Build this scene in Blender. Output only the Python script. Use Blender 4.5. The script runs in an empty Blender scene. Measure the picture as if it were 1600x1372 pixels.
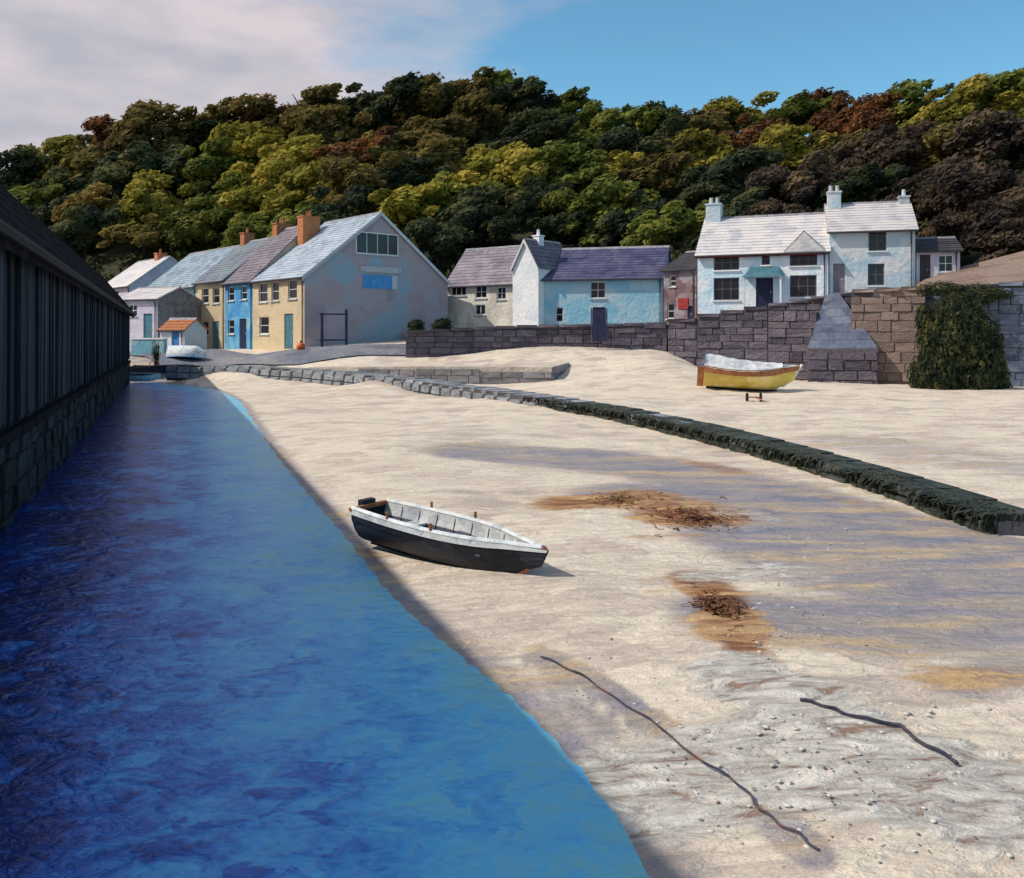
import bpy, math, random
import numpy as np
from mathutils import Vector

random.seed(7)
rng = np.random.default_rng(11)
scene = bpy.context.scene
COL = scene.collection

# ------------------------------------------------------------------ camera
CAMZ = 3.0
FPX = 1422.0            # focal length in pixels of a 1600-wide picture
HOR, CX = 527.0, 800.0
cam_d = bpy.data.cameras.new("camera")
cam_d.sensor_width = 36.0
cam_d.lens = FPX / 1600 * 36
cam_d.shift_y = -(686 - HOR) / 1600
cam_d.clip_start = 0.1
cam_d.clip_end = 5000
cam = bpy.data.objects.new("camera", cam_d)
cam.location = (0, 0, CAMZ)
cam.rotation_euler = (math.pi / 2, 0, 0)
COL.objects.link(cam)
scene.camera = cam

# ------------------------------------------------------------------ sky, sun, exposure
SUN_EL = math.radians(44.95)
to_sun = Vector((-0.99, -0.13, 0)).normalized() * math.cos(SUN_EL) + Vector((0, 0, math.sin(SUN_EL)))
world = bpy.data.worlds.new("World")
scene.world = world
world.use_nodes = True
wn, wl = world.node_tree.nodes, world.node_tree.links
wn.clear()
w_out = wn.new("ShaderNodeOutputWorld")
w_bg = wn.new("ShaderNodeBackground")
w_sky = wn.new("ShaderNodeTexSky")
w_sky.sky_type = 'NISHITA'
w_sky.sun_disc = False
w_sky.sun_elevation = SUN_EL
w_sky.sun_rotation = math.atan2(to_sun.x, to_sun.y)
w_sky.altitude = 1500
w_sky.air_density = 1.0
w_sky.dust_density = 0.3
w_sky.ozone_density = 2.5
w_tc = wn.new("ShaderNodeTexCoord")
w_map = wn.new("ShaderNodeMapping")
w_map.inputs['Scale'].default_value = (1.5, 1.5, 4.5)
w_map.inputs['Rotation'].default_value = (0, math.radians(18), 0)
w_noise = wn.new("ShaderNodeTexNoise")
w_noise.inputs['Scale'].default_value = 1.6
w_noise.inputs['Detail'].default_value = 7
w_noise.inputs['Roughness'].default_value = 0.55
w_dot = wn.new("ShaderNodeVectorMath"); w_dot.operation = 'DOT_PRODUCT'
w_dot.inputs[1].default_value = (-0.95, 0.0, 0.30)     # the bank of cloud lies to the left
w_add = wn.new("ShaderNodeMath"); w_add.operation = 'MULTIPLY_ADD'
w_add.inputs[1].default_value = 0.95
w_ramp = wn.new("ShaderNodeValToRGB")
w_ramp.color_ramp.elements[0].position = 0.60
w_ramp.color_ramp.elements[1].position = 0.82
w_cl = wn.new("ShaderNodeTexNoise")
w_cl.inputs['Scale'].default_value = 5.0
w_cl.inputs['Detail'].default_value = 5
w_clr = wn.new("ShaderNodeValToRGB")
w_clr.color_ramp.elements[0].color = (2.7, 2.75, 3.15, 1)
w_clr.color_ramp.elements[1].color = (4.0, 3.62, 3.82, 1)
w_clr.color_ramp.elements[0].position = 0.35
w_clr.color_ramp.elements[1].position = 0.65
w_tint = wn.new("ShaderNodeMixRGB"); w_tint.blend_type = 'MULTIPLY'
w_tint.inputs[0].default_value = 1
w_tint.inputs[2].default_value = (0.70, 1.03, 0.95, 1)
w_mix = wn.new("ShaderNodeMixRGB")
wl.new(w_tc.outputs['Generated'], w_map.inputs[0])
wl.new(w_map.outputs[0], w_noise.inputs['Vector'])
wl.new(w_map.outputs[0], w_cl.inputs['Vector'])
wl.new(w_tc.outputs['Generated'], w_dot.inputs[0])
wl.new(w_dot.outputs['Value'], w_add.inputs[0])
wl.new(w_noise.outputs[0], w_add.inputs[2])
wl.new(w_add.outputs[0], w_ramp.inputs[0])
wl.new(w_cl.outputs[0], w_clr.inputs[0])
wl.new(w_sky.outputs[0], w_tint.inputs[1])
wl.new(w_ramp.outputs[0], w_mix.inputs[0])
wl.new(w_tint.outputs[0], w_mix.inputs[1])
wl.new(w_clr.outputs[0], w_mix.inputs[2])
wl.new(w_mix.outputs[0], w_bg.inputs[0])
w_bg.inputs[1].default_value = 0.14
wl.new(w_bg.outputs[0], w_out.inputs[0])

sun_d = bpy.data.lights.new("sun", 'SUN')
sun_d.energy = 3.0
sun_d.angle = math.radians(0.6)
sun_d.color = (1.0, 0.92, 0.80)
sun = bpy.data.objects.new("sun", sun_d)
sun.location = to_sun * 80
sun.rotation_euler = (-to_sun).to_track_quat('-Z', 'Y').to_euler()
COL.objects.link(sun)

scene.view_settings.view_transform = 'Standard'
scene.view_settings.look = 'None'
scene.view_settings.gamma = 1
scene.view_settings.exposure = 0.32
scene.cycles.use_denoising = True
scene.cycles.max_bounces = 6

# ------------------------------------------------------------------ helpers
def W(px, py, D):
    """point seen at photo position (px, py) at distance D along the view axis"""
    return Vector(((px - CX) / FPX * D, D, CAMZ + (HOR - py) / FPX * D))

def tag(o, label=None, cat=None, group=None, kind=None):
    if label: o["label"] = label
    if cat: o["category"] = cat
    if group: o["group"] = group
    if kind: o["kind"] = kind
    return o

def empty(name, loc, label=None, cat=None, group=None):
    o = bpy.data.objects.new(name, None)
    o.location = loc
    o.empty_display_size = 0.3
    COL.objects.link(o)
    return tag(o, label, cat, group)

def org_of(parent):
    v = Vector((0, 0, 0))
    while parent is not None:
        v += parent.location
        parent = parent.parent
    return v

def mk(name, verts, faces, mat, parent=None, origin=None, smooth=False):
    """mesh object from world-space vertices; origin = its own pivot"""
    base = org_of(parent)
    loc = Vector(origin) if origin is not None else base
    me = bpy.data.meshes.new(name)
    me.from_pydata([(v[0] - loc[0], v[1] - loc[1], v[2] - loc[2]) for v in verts], [], faces)
    me.materials.append(mat)
    if smooth:
        me.polygons.foreach_set("use_smooth", [True] * len(me.polygons))
    me.update()
    o = bpy.data.objects.new(name, me)
    o.location = loc - base
    if parent is not None: o.parent = parent
    COL.objects.link(o)
    return o

class MB:
    """collects solids into one mesh"""
    def __init__(s): s.v, s.f = [], []
    def quad(s, a, b, c, d):
        n = len(s.v); s.v += [a, b, c, d]; s.f.append((n, n+1, n+2, n+3)); return s
    def poly(s, pts):
        n = len(s.v); s.v += list(pts); s.f.append(tuple(range(n, n+len(pts)))); return s
    def box(s, o, ax, ay, az):
        """box from corner o with edge vectors"""
        n = len(s.v)
        o, ax, ay, az = map(Vector, (o, ax, ay, az))
        s.v += [o, o+ax, o+ax+ay, o+ay, o+az, o+ax+az, o+ax+ay+az, o+ay+az]
        for f in ((0,3,2,1),(4,5,6,7),(0,1,5,4),(1,2,6,5),(2,3,7,6),(3,0,4,7)):
            s.f.append(tuple(n+i for i in f))
        return s
    def tube(s, pts, r, k=8, cap=True):
        pts = [Vector(p) for p in pts]
        rs = r if isinstance(r, (list, tuple)) else [r]*len(pts)
        n0 = len(s.v)
        for i, p in enumerate(pts):
            t = (pts[min(i+1, len(pts)-1)] - pts[max(i-1, 0)]).normalized()
            a = t.cross(Vector((0, 0, 1)))
            if a.length < 1e-3: a = Vector((1, 0, 0))
            a.normalize(); b = t.cross(a).normalized()
            for j in range(k):
                an = 2*math.pi*j/k
                s.v.append(p + (a*math.cos(an) + b*math.sin(an))*rs[i])
        for i in range(len(pts)-1):
            for j in range(k):
                s.f.append((n0+i*k+j, n0+i*k+(j+1) % k, n0+(i+1)*k+(j+1) % k, n0+(i+1)*k+j))
        if cap:
            s.f.append(tuple(n0+j for j in range(k))[::-1])
            s.f.append(tuple(n0+(len(pts)-1)*k+j for j in range(k)))
        return s
    def build(s, name, mat, parent=None, origin=None, smooth=False):
        return mk(name, s.v, s.f, mat, parent, origin, smooth)

def vnoise(x, y, seed=0):
    """smooth value noise on arrays"""
    x = np.asarray(x, float); y = np.asarray(y, float)
    xi, yi = np.floor(x).astype(np.int64), np.floor(y).astype(np.int64)
    fx, fy = x-xi, y-yi
    fx = fx*fx*(3-2*fx); fy = fy*fy*(3-2*fy)
    def h(a, b):
        n = (a*374761393 + b*668265263 + seed*1442695041) & 0x7fffffff
        n = ((n ^ (n >> 13))*1274126177) & 0x7fffffff
        return ((n ^ (n >> 16)) & 0xffff)/65535.0
    return (h(xi, yi)*(1-fx)+h(xi+1, yi)*fx)*(1-fy)+(h(xi, yi+1)*(1-fx)+h(xi+1, yi+1)*fx)*fy

def fbm(x, y, seed=0, o=4):
    t, a, s = 0, 0.5, 0
    for i in range(o):
        t = t + a*vnoise(x*2**i, y*2**i, seed+i); s += a; a *= .5
    return t/s

# ------------------------------------------------------------------ materials
def ramp(nt, stops):
    r = nt.nodes.new("ShaderNodeValToRGB")
    el = r.color_ramp.elements
    while len(el) < len(stops): el.new(0.5)
    for e, (p, c) in zip(el, stops):
        e.position = p; e.color = (*c, 1)
    return r

def M(name, cols, scale=1.0, rough=0.85, bump=0.3, stretch=(1, 1, 1), dab=0.5, vary=0.12, spec=0.3, fine=6.0, metal=0):
    """worn painted surface: soft noise and broad trowelled patches between two to four colours"""
    m = bpy.data.materials.new(name)
    m.use_nodes = True
    nt = m.node_tree; N, L = nt.nodes, nt.links
    b = N["Principled BSDF"]
    b.inputs['Roughness'].default_value = rough
    b.inputs['Specular IOR Level'].default_value = spec
    b.inputs['Metallic'].default_value = metal
    tc = N.new("ShaderNodeTexCoord"); oi = N.new("ShaderNodeObjectInfo")
    sh = N.new("ShaderNodeVectorMath"); sh.operation = 'MULTIPLY_ADD'
    sh.inputs[1].default_value = (37, 53, 29)
    L.new(oi.outputs['Random'], sh.inputs[0]); L.new(tc.outputs['Object'], sh.inputs[2])
    mp = N.new("ShaderNodeMapping"); mp.inputs['Scale'].default_value = stretch
    L.new(sh.outputs[0], mp.inputs[0])
    n1 = N.new("ShaderNodeTexNoise"); n1.inputs['Scale'].default_value = scale
    n1.inputs['Detail'].default_value = 6; n1.inputs['Roughness'].default_value = .6
    L.new(mp.outputs[0], n1.inputs['Vector'])
    ds = N.new("ShaderNodeVectorMath"); ds.operation = 'MULTIPLY_ADD'
    ds.inputs[1].default_value = (.5/scale,)*3
    L.new(n1.outputs['Color'], ds.inputs[0]); L.new(mp.outputs[0], ds.inputs[2])
    vo = N.new("ShaderNodeTexVoronoi"); vo.inputs['Scale'].default_value = scale*1.6
    L.new(ds.outputs[0], vo.inputs['Vector'])
    sp = N.new("ShaderNodeSeparateColor"); L.new(vo.outputs['Color'], sp.inputs[0])
    mx = N.new("ShaderNodeMix"); mx.inputs[0].default_value = dab*.6
    L.new(n1.outputs[0], mx.inputs[2]); L.new(sp.outputs[0], mx.inputs[3])
    k = len(cols)
    rp = ramp(nt, [(.3+.4*i/(k-1), c) for i, c in enumerate(cols)])
    L.new(mx.outputs[0], rp.inputs[0])
    hs = N.new("ShaderNodeHueSaturation")
    va = N.new("ShaderNodeMapRange"); va.inputs[3].default_value = 1-vary*1.5; va.inputs[4].default_value = 1+vary*1.5
    L.new(oi.outputs['Random'], va.inputs[0]); L.new(va.outputs[0], hs.inputs['Value'])
    L.new(rp.outputs[0], hs.inputs['Color'])
    L.new(hs.outputs[0], b.inputs['Base Color'])
    n2 = N.new("ShaderNodeTexNoise"); n2.inputs['Scale'].default_value = scale*fine; n2.inputs['Detail'].default_value = 4
    L.new(mp.outputs[0], n2.inputs['Vector'])
    ad = N.new("ShaderNodeMath"); ad.operation = 'ADD'
    L.new(n2.outputs[0], ad.inputs[0]); L.new(mx.outputs[0], ad.inputs[1])
    bp = N.new("ShaderNodeBump"); bp.inputs['Strength'].default_value = bump; bp.inputs['Distance'].default_value = .12/scale
    L.new(ad.outputs[0], bp.inputs['Height']); L.new(bp.outputs[0], b.inputs['Normal'])
    return m

MAT = {}
MAT['stone_purple'] = M('stone_purple', [(.085,.075,.105),(.125,.108,.14),(.17,.148,.172)], .8, .95, .8, vary=.2)
MAT['mortar'] = M('mortar', [(.085,.075,.09),(.13,.115,.13)], 3, .95, .6)
MAT['stone_pink'] = M('stone_pink', [(.19,.145,.13),(.25,.185,.165),(.29,.235,.205)], 1.0, .9, .6)
MAT['stone_grey'] = M('stone_grey', [(.18,.17,.19),(.27,.255,.27),(.34,.31,.30)], 2.0, .9, .6)
MAT['stone_brick'] = M('stone_brick', [(.40,.13,.06),(.52,.20,.09)], 3, .9, .5)
MAT['stone_weed'] = M('stone_weed', [(.012,.018,.014),(.035,.05,.035),(.09,.09,.09)], 2.4, .6, .9, dab=.6)
MAT['weed_dark'] = M('weed_dark', [(.010,.014,.010),(.028,.038,.024),(.06,.06,.04)], 2, .55, .3)
MAT['stone_top'] = M('stone_top', [(.16,.18,.21),(.26,.28,.31),(.36,.36,.38)], 1.6, .75, .7)
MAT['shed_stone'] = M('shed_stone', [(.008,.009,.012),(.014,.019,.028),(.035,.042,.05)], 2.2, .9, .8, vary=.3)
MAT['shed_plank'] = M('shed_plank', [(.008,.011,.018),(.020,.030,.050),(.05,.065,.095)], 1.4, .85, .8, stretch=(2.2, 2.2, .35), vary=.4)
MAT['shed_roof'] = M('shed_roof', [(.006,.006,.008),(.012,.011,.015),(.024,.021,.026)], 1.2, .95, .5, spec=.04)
MAT['slate_blue'] = M('slate_blue', [(.17,.23,.30),(.27,.36,.44),(.36,.44,.50)], .9, .6, .35)
MAT['slate_main'] = M('slate_main', [(.22,.26,.32),(.33,.40,.48),(.42,.47,.52)], .9, .6, .35)
MAT['slate_teal'] = M('slate_teal', [(.13,.14,.20),(.19,.22,.27),(.20,.27,.28)], .9, .65, .35)
MAT['slate_purple'] = M('slate_purple', [(.14,.12,.155),(.20,.175,.21),(.26,.23,.26)], .9, .65, .35)
MAT['slate_navy'] = M('slate_navy', [(.035,.038,.10),(.065,.068,.14),(.10,.10,.17)], .9, .65, .35)
MAT['slate_pale'] = M('slate_pale', [(.42,.42,.46),(.56,.54,.55),(.62,.58,.56)], .9, .65, .35)
MAT['slate_dark'] = M('slate_dark', [(.04,.04,.05),(.07,.065,.075)], .9, .7, .35)
MAT['ridge'] = M('ridge', [(.20,.20,.23),(.32,.32,.35)], 2, .8, .4)
MAT['render_cream'] = M('render_cream', [(.50,.42,.29),(.64,.52,.34),(.60,.46,.30)], .8, .9, .35)
MAT['render_gable'] = M('render_gable', [(.28,.235,.27),(.36,.295,.32),(.36,.32,.35),(.24,.36,.44)], .32, .9, .35, dab=.5)
MAT['render_lime'] = M('render_lime', [(.46,.42,.37),(.62,.58,.49),(.70,.66,.58)], .8, .9, .4)
MAT['render_sky'] = M('render_sky', [(.20,.46,.60),(.32,.52,.62),(.42,.54,.60)], .7, .9, .35)
MAT['render_blue'] = M('render_blue', [(.05,.25,.58),(.10,.36,.62),(.24,.50,.62)], .7, .9, .35)
MAT['render_aqua'] = M('render_aqua', [(.15,.38,.50),(.22,.46,.55),(.34,.52,.56)], .6, .9, .35, dab=.7)
MAT['render_white'] = M('render_white', [(.60,.66,.72),(.74,.76,.77),(.80,.78,.76)], .7, .9, .35)
MAT['render_pub'] = M('render_pub', [(.48,.64,.74),(.62,.71,.77),(.74,.75,.77)], .6, .9, .35, dab=.7)
MAT['render_lavender'] = M('render_lavender', [(.50,.47,.58),(.64,.60,.68)], .8, .9, .35)
MAT['render_red'] = M('render_red', [(.13,.08,.09),(.22,.15,.16),(.30,.28,.31)], .7, .9, .4)
MAT['brick_orange'] = M('brick_orange', [(.34,.12,.05),(.48,.19,.08),(.40,.17,.09)], 3, .9, .5)
MAT['white_paint'] = M('white_paint', [(.70,.71,.70),(.80,.80,.78)], 4, .5, .15)
MAT['grey_paint'] = M('grey_paint', [(.42,.46,.50),(.56,.58,.60)], 4, .6, .2)
MAT['dry_sand'] = M('dry_sand', [(.45,.39,.34),(.60,.52,.44),(.66,.58,.49)], .8, .95, .5)
MAT['dull_blue'] = M('dull_blue', [(.06,.13,.24),(.11,.20,.32)], 2, .8, .4)
MAT['blue_paint'] = M('blue_paint', [(.05,.22,.52),(.08,.32,.64)], 3, .55, .2)
MAT['navy_paint'] = M('navy_paint', [(.014,.016,.05),(.03,.035,.09)], 3, .55, .3)
MAT['dark_frame'] = M('dark_frame', [(.09,.08,.10),(.16,.15,.18)], 3, .7, .3)
MAT['teal_paint'] = M('teal_paint', [(.05,.16,.22),(.10,.24,.30)], 3, .6, .3)
MAT['red_paint'] = M('red_paint', [(.22,.02,.02),(.32,.04,.03)], 3, .6, .3)
MAT['orange_buoy'] = M('orange_buoy', [(.60,.10,.03),(.70,.16,.05)], 4, .5, .2)
MAT['yellow_paint'] = M('yellow_paint', [(.52,.36,.07),(.66,.50,.13),(.74,.62,.30)], 1.2, .6, .3)
MAT['black_hull'] = M('black_hull', [(.006,.007,.010),(.014,.016,.026),(.03,.035,.05)], 3, .6, .6, stretch=(.4, 1, 1))
MAT['boat_white'] = M('boat_white', [(.42,.47,.52),(.66,.70,.72),(.78,.78,.76)], 4, .65, .4)
MAT['boat_inside'] = M('boat_inside', [(.025,.025,.05),(.07,.07,.11),(.13,.12,.16)], 3, .7, .4)
MAT['boat_rust'] = M('boat_rust', [(.25,.09,.04),(.42,.17,.07)], 5, .8, .5)
MAT['grey_canvas'] = M('grey_canvas', [(.36,.38,.42),(.56,.58,.60),(.72,.72,.70)], 2.5, .85, .4)
MAT['rubber'] = M('rubber', [(.008,.008,.009),(.02,.02,.022)], 4, .8, .2)
MAT['asphalt'] = M('asphalt', [(.13,.14,.18),(.19,.20,.24),(.26,.25,.27)], .35, .9, .5)
MAT['concrete_blue'] = M('concrete_blue', [(.08,.10,.16),(.13,.155,.22),(.19,.21,.26)], .8, .9, .5)
MAT['bark'] = M('bark', [(.02,.015,.012),(.05,.04,.03)], 3, .95, .8)
MAT['rope'] = M('rope', [(.02,.024,.05),(.06,.06,.09),(.16,.07,.05)], 3, .9, .6)

def glass_mat():
    m = bpy.data.materials.new('window_glass'); m.use_nodes = True
    b = m.node_tree.nodes["Principled BSDF"]
    b.inputs['Base Color'].default_value = (.016, .017, .024, 1)
    b.inputs['Roughness'].default_value = .12
    b.inputs['Specular IOR Level'].default_value = .35
    return m
MAT['glass'] = glass_mat()

def leaf_mat(name, ca, cb, cc):
    m = bpy.data.materials.new(name); m.use_nodes = True
    nt = m.node_tree; N, L = nt.nodes, nt.links
    b = N["Principled BSDF"]; b.inputs['Roughness'].default_value = .8
    b.inputs['Specular IOR Level'].default_value = .12
    tc = N.new("ShaderNodeTexCoord"); oi = N.new("ShaderNodeObjectInfo")
    sh = N.new("ShaderNodeVectorMath"); sh.operation = 'MULTIPLY_ADD'; sh.inputs[1].default_value = (41, 17, 33)
    L.new(oi.outputs['Random'], sh.inputs[0]); L.new(tc.outputs['Object'], sh.inputs[2])
    n = N.new("ShaderNodeTexNoise"); n.inputs['Scale'].default_value = 2.6; n.inputs['Detail'].default_value = 3
    L.new(sh.outputs[0], n.inputs['Vector'])
    rp = ramp(nt, [(.36, ca), (.52, cb), (.68, cc)])
    L.new(n.outputs[0], rp.inputs[0])
    hs = N.new("ShaderNodeHueSaturation")
    mr = N.new("ShaderNodeMapRange"); mr.inputs[3].default_value = .75; mr.inputs[4].default_value = 1.3
    L.new(oi.outputs['Random'], mr.inputs[0]); L.new(mr.outputs[0], hs.inputs['Value'])
    L.new(rp.outputs[0], hs.inputs['Color']); L.new(hs.outputs[0], b.inputs['Base Color'])
    tr = N.new("ShaderNodeBsdfTranslucent"); L.new(hs.outputs[0], tr.inputs[0])
    ms = N.new("ShaderNodeMixShader"); ms.inputs[0].default_value = .38
    L.new(b.outputs[0], ms.inputs[1]); L.new(tr.outputs[0], ms.inputs[2])
    L.new(ms.outputs[0], N["Material Output"].inputs['Surface'])
    return m
LEAF = {
 'yellow': leaf_mat('leaf_yellow', (.16,.15,.025), (.33,.29,.05), (.50,.40,.08)),
 'green':  leaf_mat('leaf_green', (.075,.10,.025), (.17,.195,.04), (.29,.28,.06)),
 'olive':  leaf_mat('leaf_olive', (.10,.082,.03), (.19,.15,.045), (.28,.20,.06)),
 'rust':   leaf_mat('leaf_rust', (.09,.045,.022), (.17,.08,.034), (.25,.11,.04)),
 'dark':   leaf_mat('leaf_dark', (.026,.040,.026), (.062,.080,.040), (.16,.155,.055)),
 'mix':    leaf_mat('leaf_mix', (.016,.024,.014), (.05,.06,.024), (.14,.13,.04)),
 'brown':  leaf_mat('leaf_brown', (.040,.032,.028), (.090,.068,.052), (.18,.13,.07)),
}

# ------------------------------------------------------------------ the lie of the land
def tps_fit(P, Z, lam=.02):
    P = np.array(P, float); Z = np.array(Z, float); n = len(P)
    d = np.linalg.norm(P[:, None]-P[None], axis=2)
    K = np.where(d > 0, d*d*np.log(d+1e-9), 0)+lam*np.eye(n)*10
    A = np.zeros((n+3, n+3)); A[:n, :n] = K
    A[:n, n] = 1; A[:n, n+1:] = P; A[n, :n] = 1; A[n+1:, :n] = P.T
    w = np.linalg.solve(A, np.r_[Z, 0, 0, 0])
    def f(x, y):
        x = np.asarray(x, float); y = np.asarray(y, float)
        r = w[n]+w[n+1]*x+w[n+2]*y
        for i in range(n):
            q = (x-P[i, 0])**2+(y-P[i, 1])**2
            r = r+w[i]*.5*q*np.log(q+1e-9)
        return r
    return f

SHADOW_EDGE_PX = [(300,598),(370,620),(400,670),(450,740),(520,820),(570,880),(640,980),(720,1020),(800,1090),(880,1180),(960,1260),(1015,1372)]  # outer edge of the shed's cast shadow, painted as the blue sheet
SHADOW_EDGE = [((px-CX)/FPX*(CAMZ*FPX/(py-HOR)), CAMZ*FPX/(py-HOR)) for px, py in SHADOW_EDGE_PX]
SHADOW_EDGE = [(-25.5, 60.6)] + SHADOW_EDGE + [(1.0, 3.2), (1.3, 0.5), (1.9, -9)]
JET = [(270,568,60),(420,572,56),(600,585,48),(800,612,37),(1000,645,29),(1200,690,21.5),(1400,745,16.6),(1590,805,13.2)]
JETW = [W(*p) for p in JET]

ctl = []
for i, (x, y) in enumerate(SHADOW_EDGE):
    ctl.append((x, y, 0.0))
    if y < 50: ctl.append((x-1.6-.05*y, y-.5, -.5)); ctl.append((x-5.5, y-2, -1.1))
for px, py, D in [(1600,1372,4.85),(1300,1000,8.5),(1100,800,14.3),(800,700,22.6),(600,640,35.5),(1600,850,12.3),(1500,900,10.8),
                  (450,650,33.4),(500,700,22.9),(430,615,46.5),(450,632,39),(480,645,35),(410,640,36.2),(560,670,28.4),(520,610,47),(600,760,17.4),(680,880,11.5),(800,1000,8.65),(950,900,11),(1200,1300,5.1),(700,760,17.6),(1000,1150,6.65),
                  (1590,700,22),(1400,640,33),(1200,645,32.5),(1150,610,42),(1300,612,41),(1450,620,39),(1590,620,39),
                  (1080,600,44),(1000,622,38.5),(900,600,46),(1040,549,56.5),(980,545,57),(900,546,56.5),(800,548,57),(1060,565,52),(960,575,51.5),
                  (1120,594,53.5),(1240,596,51),(1400,600,48.5),(1560,605,46),
                  (750,615,47),(620,600,51),(420,590,55),(300,580,60),(250,562,64),(400,560,61),(470,546,63),(640,548,60),(560,552,58)]:
    p = W(px, py, D); ctl.append((p.x, p.y, p.z))
for a in JETW[2:]:
    ctl.append((a.x, a.y, min(a.z-.3, .5) if a.y < 40 else a.z-.2))
ctl += [(-24,72,2.0),(-32,86,1.9),(-40,98,2.0),(-14,72,2.4),(0,75,3.4),(12,75,3.6),(-30,66,1.2),
        (30,20,.35),(26,32,.5),(34,45,.6),(16,-4,.2),(30,0,.3),(6,-8,.15),(30,58,.8),(-6,90,3.6),(-60,90,2),(-45,70,1.3),(16,60,2)]
_tps = tps_fit([c[:2] for c in ctl], [c[2] for c in ctl])
_sy = sorted((p[1], p[0]) for p in SHADOW_EDGE)
def shadow_edge_x(y):
    """x of the painted shadow edge, smoothed"""
    y = np.asarray(y, float); r = 0
    for k in (-.12, -.06, 0, .06, .12):
        r = r+np.interp(y*(1+k)+k, [p[0] for p in _sy], [p[1] for p in _sy])/5
    return r
def terr(x, y):
    x = np.asarray(x, float); y = np.asarray(y, float)
    t = np.clip(_tps(x, y), -1.6, 4.2)
    d = (x-shadow_edge_x(y))*.9
    u = np.clip(d/3.0, 0, 1); u = u*u*(3-2*u)
    low = np.where(d < 0, np.maximum(d*.25, -1.6), d*.07)
    z = low*(1-u)+np.maximum(t, .04)*u
    v = np.clip((y-57)/4, 0, 1)
    return z*(1-v)+t*v
def ter(x, y): return float(terr(np.array([x]), np.array([y]))[0])

def G(px, py, lo=3.5, hi=75):
    """where the line of sight through (px, py) meets the beach"""
    D = np.linspace(lo, hi, 1500)
    z = CAMZ+(HOR-py)/FPX*D
    t = np.maximum(terr((px-CX)/FPX*D, D), 0 if px < 0 else -9)
    k = np.argmax(z <= t)
    return Vector(((px-CX)/FPX*D[k], D[k], float(t[k])))

def grid_mesh(name, X, Y, Z, mat, attrs=None):
    r, c = X.shape
    me = bpy.data.meshes.new(name)
    v = np.stack([X, Y, Z], -1).reshape(-1, 3)
    i = np.arange(r*c).reshape(r, c)
    f = np.stack([i[:-1, :-1], i[:-1, 1:], i[1:, 1:], i[1:, :-1]], -1).reshape(-1, 4)
    me.from_pydata(v.tolist(), [], f.tolist())
    me.polygons.foreach_set("use_smooth", [True]*len(me.polygons))
    if attrs:
        for an, arr in attrs.items():
            a = me.attributes.new(an, 'FLOAT_COLOR', 'POINT')
            a.data.foreach_set("color", np.asarray(arr, np.float32).reshape(-1))
    me.materials.append(mat); me.update()
    o = bpy.data.objects.new(name, me); COL.objects.link(o)
    return o

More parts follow.
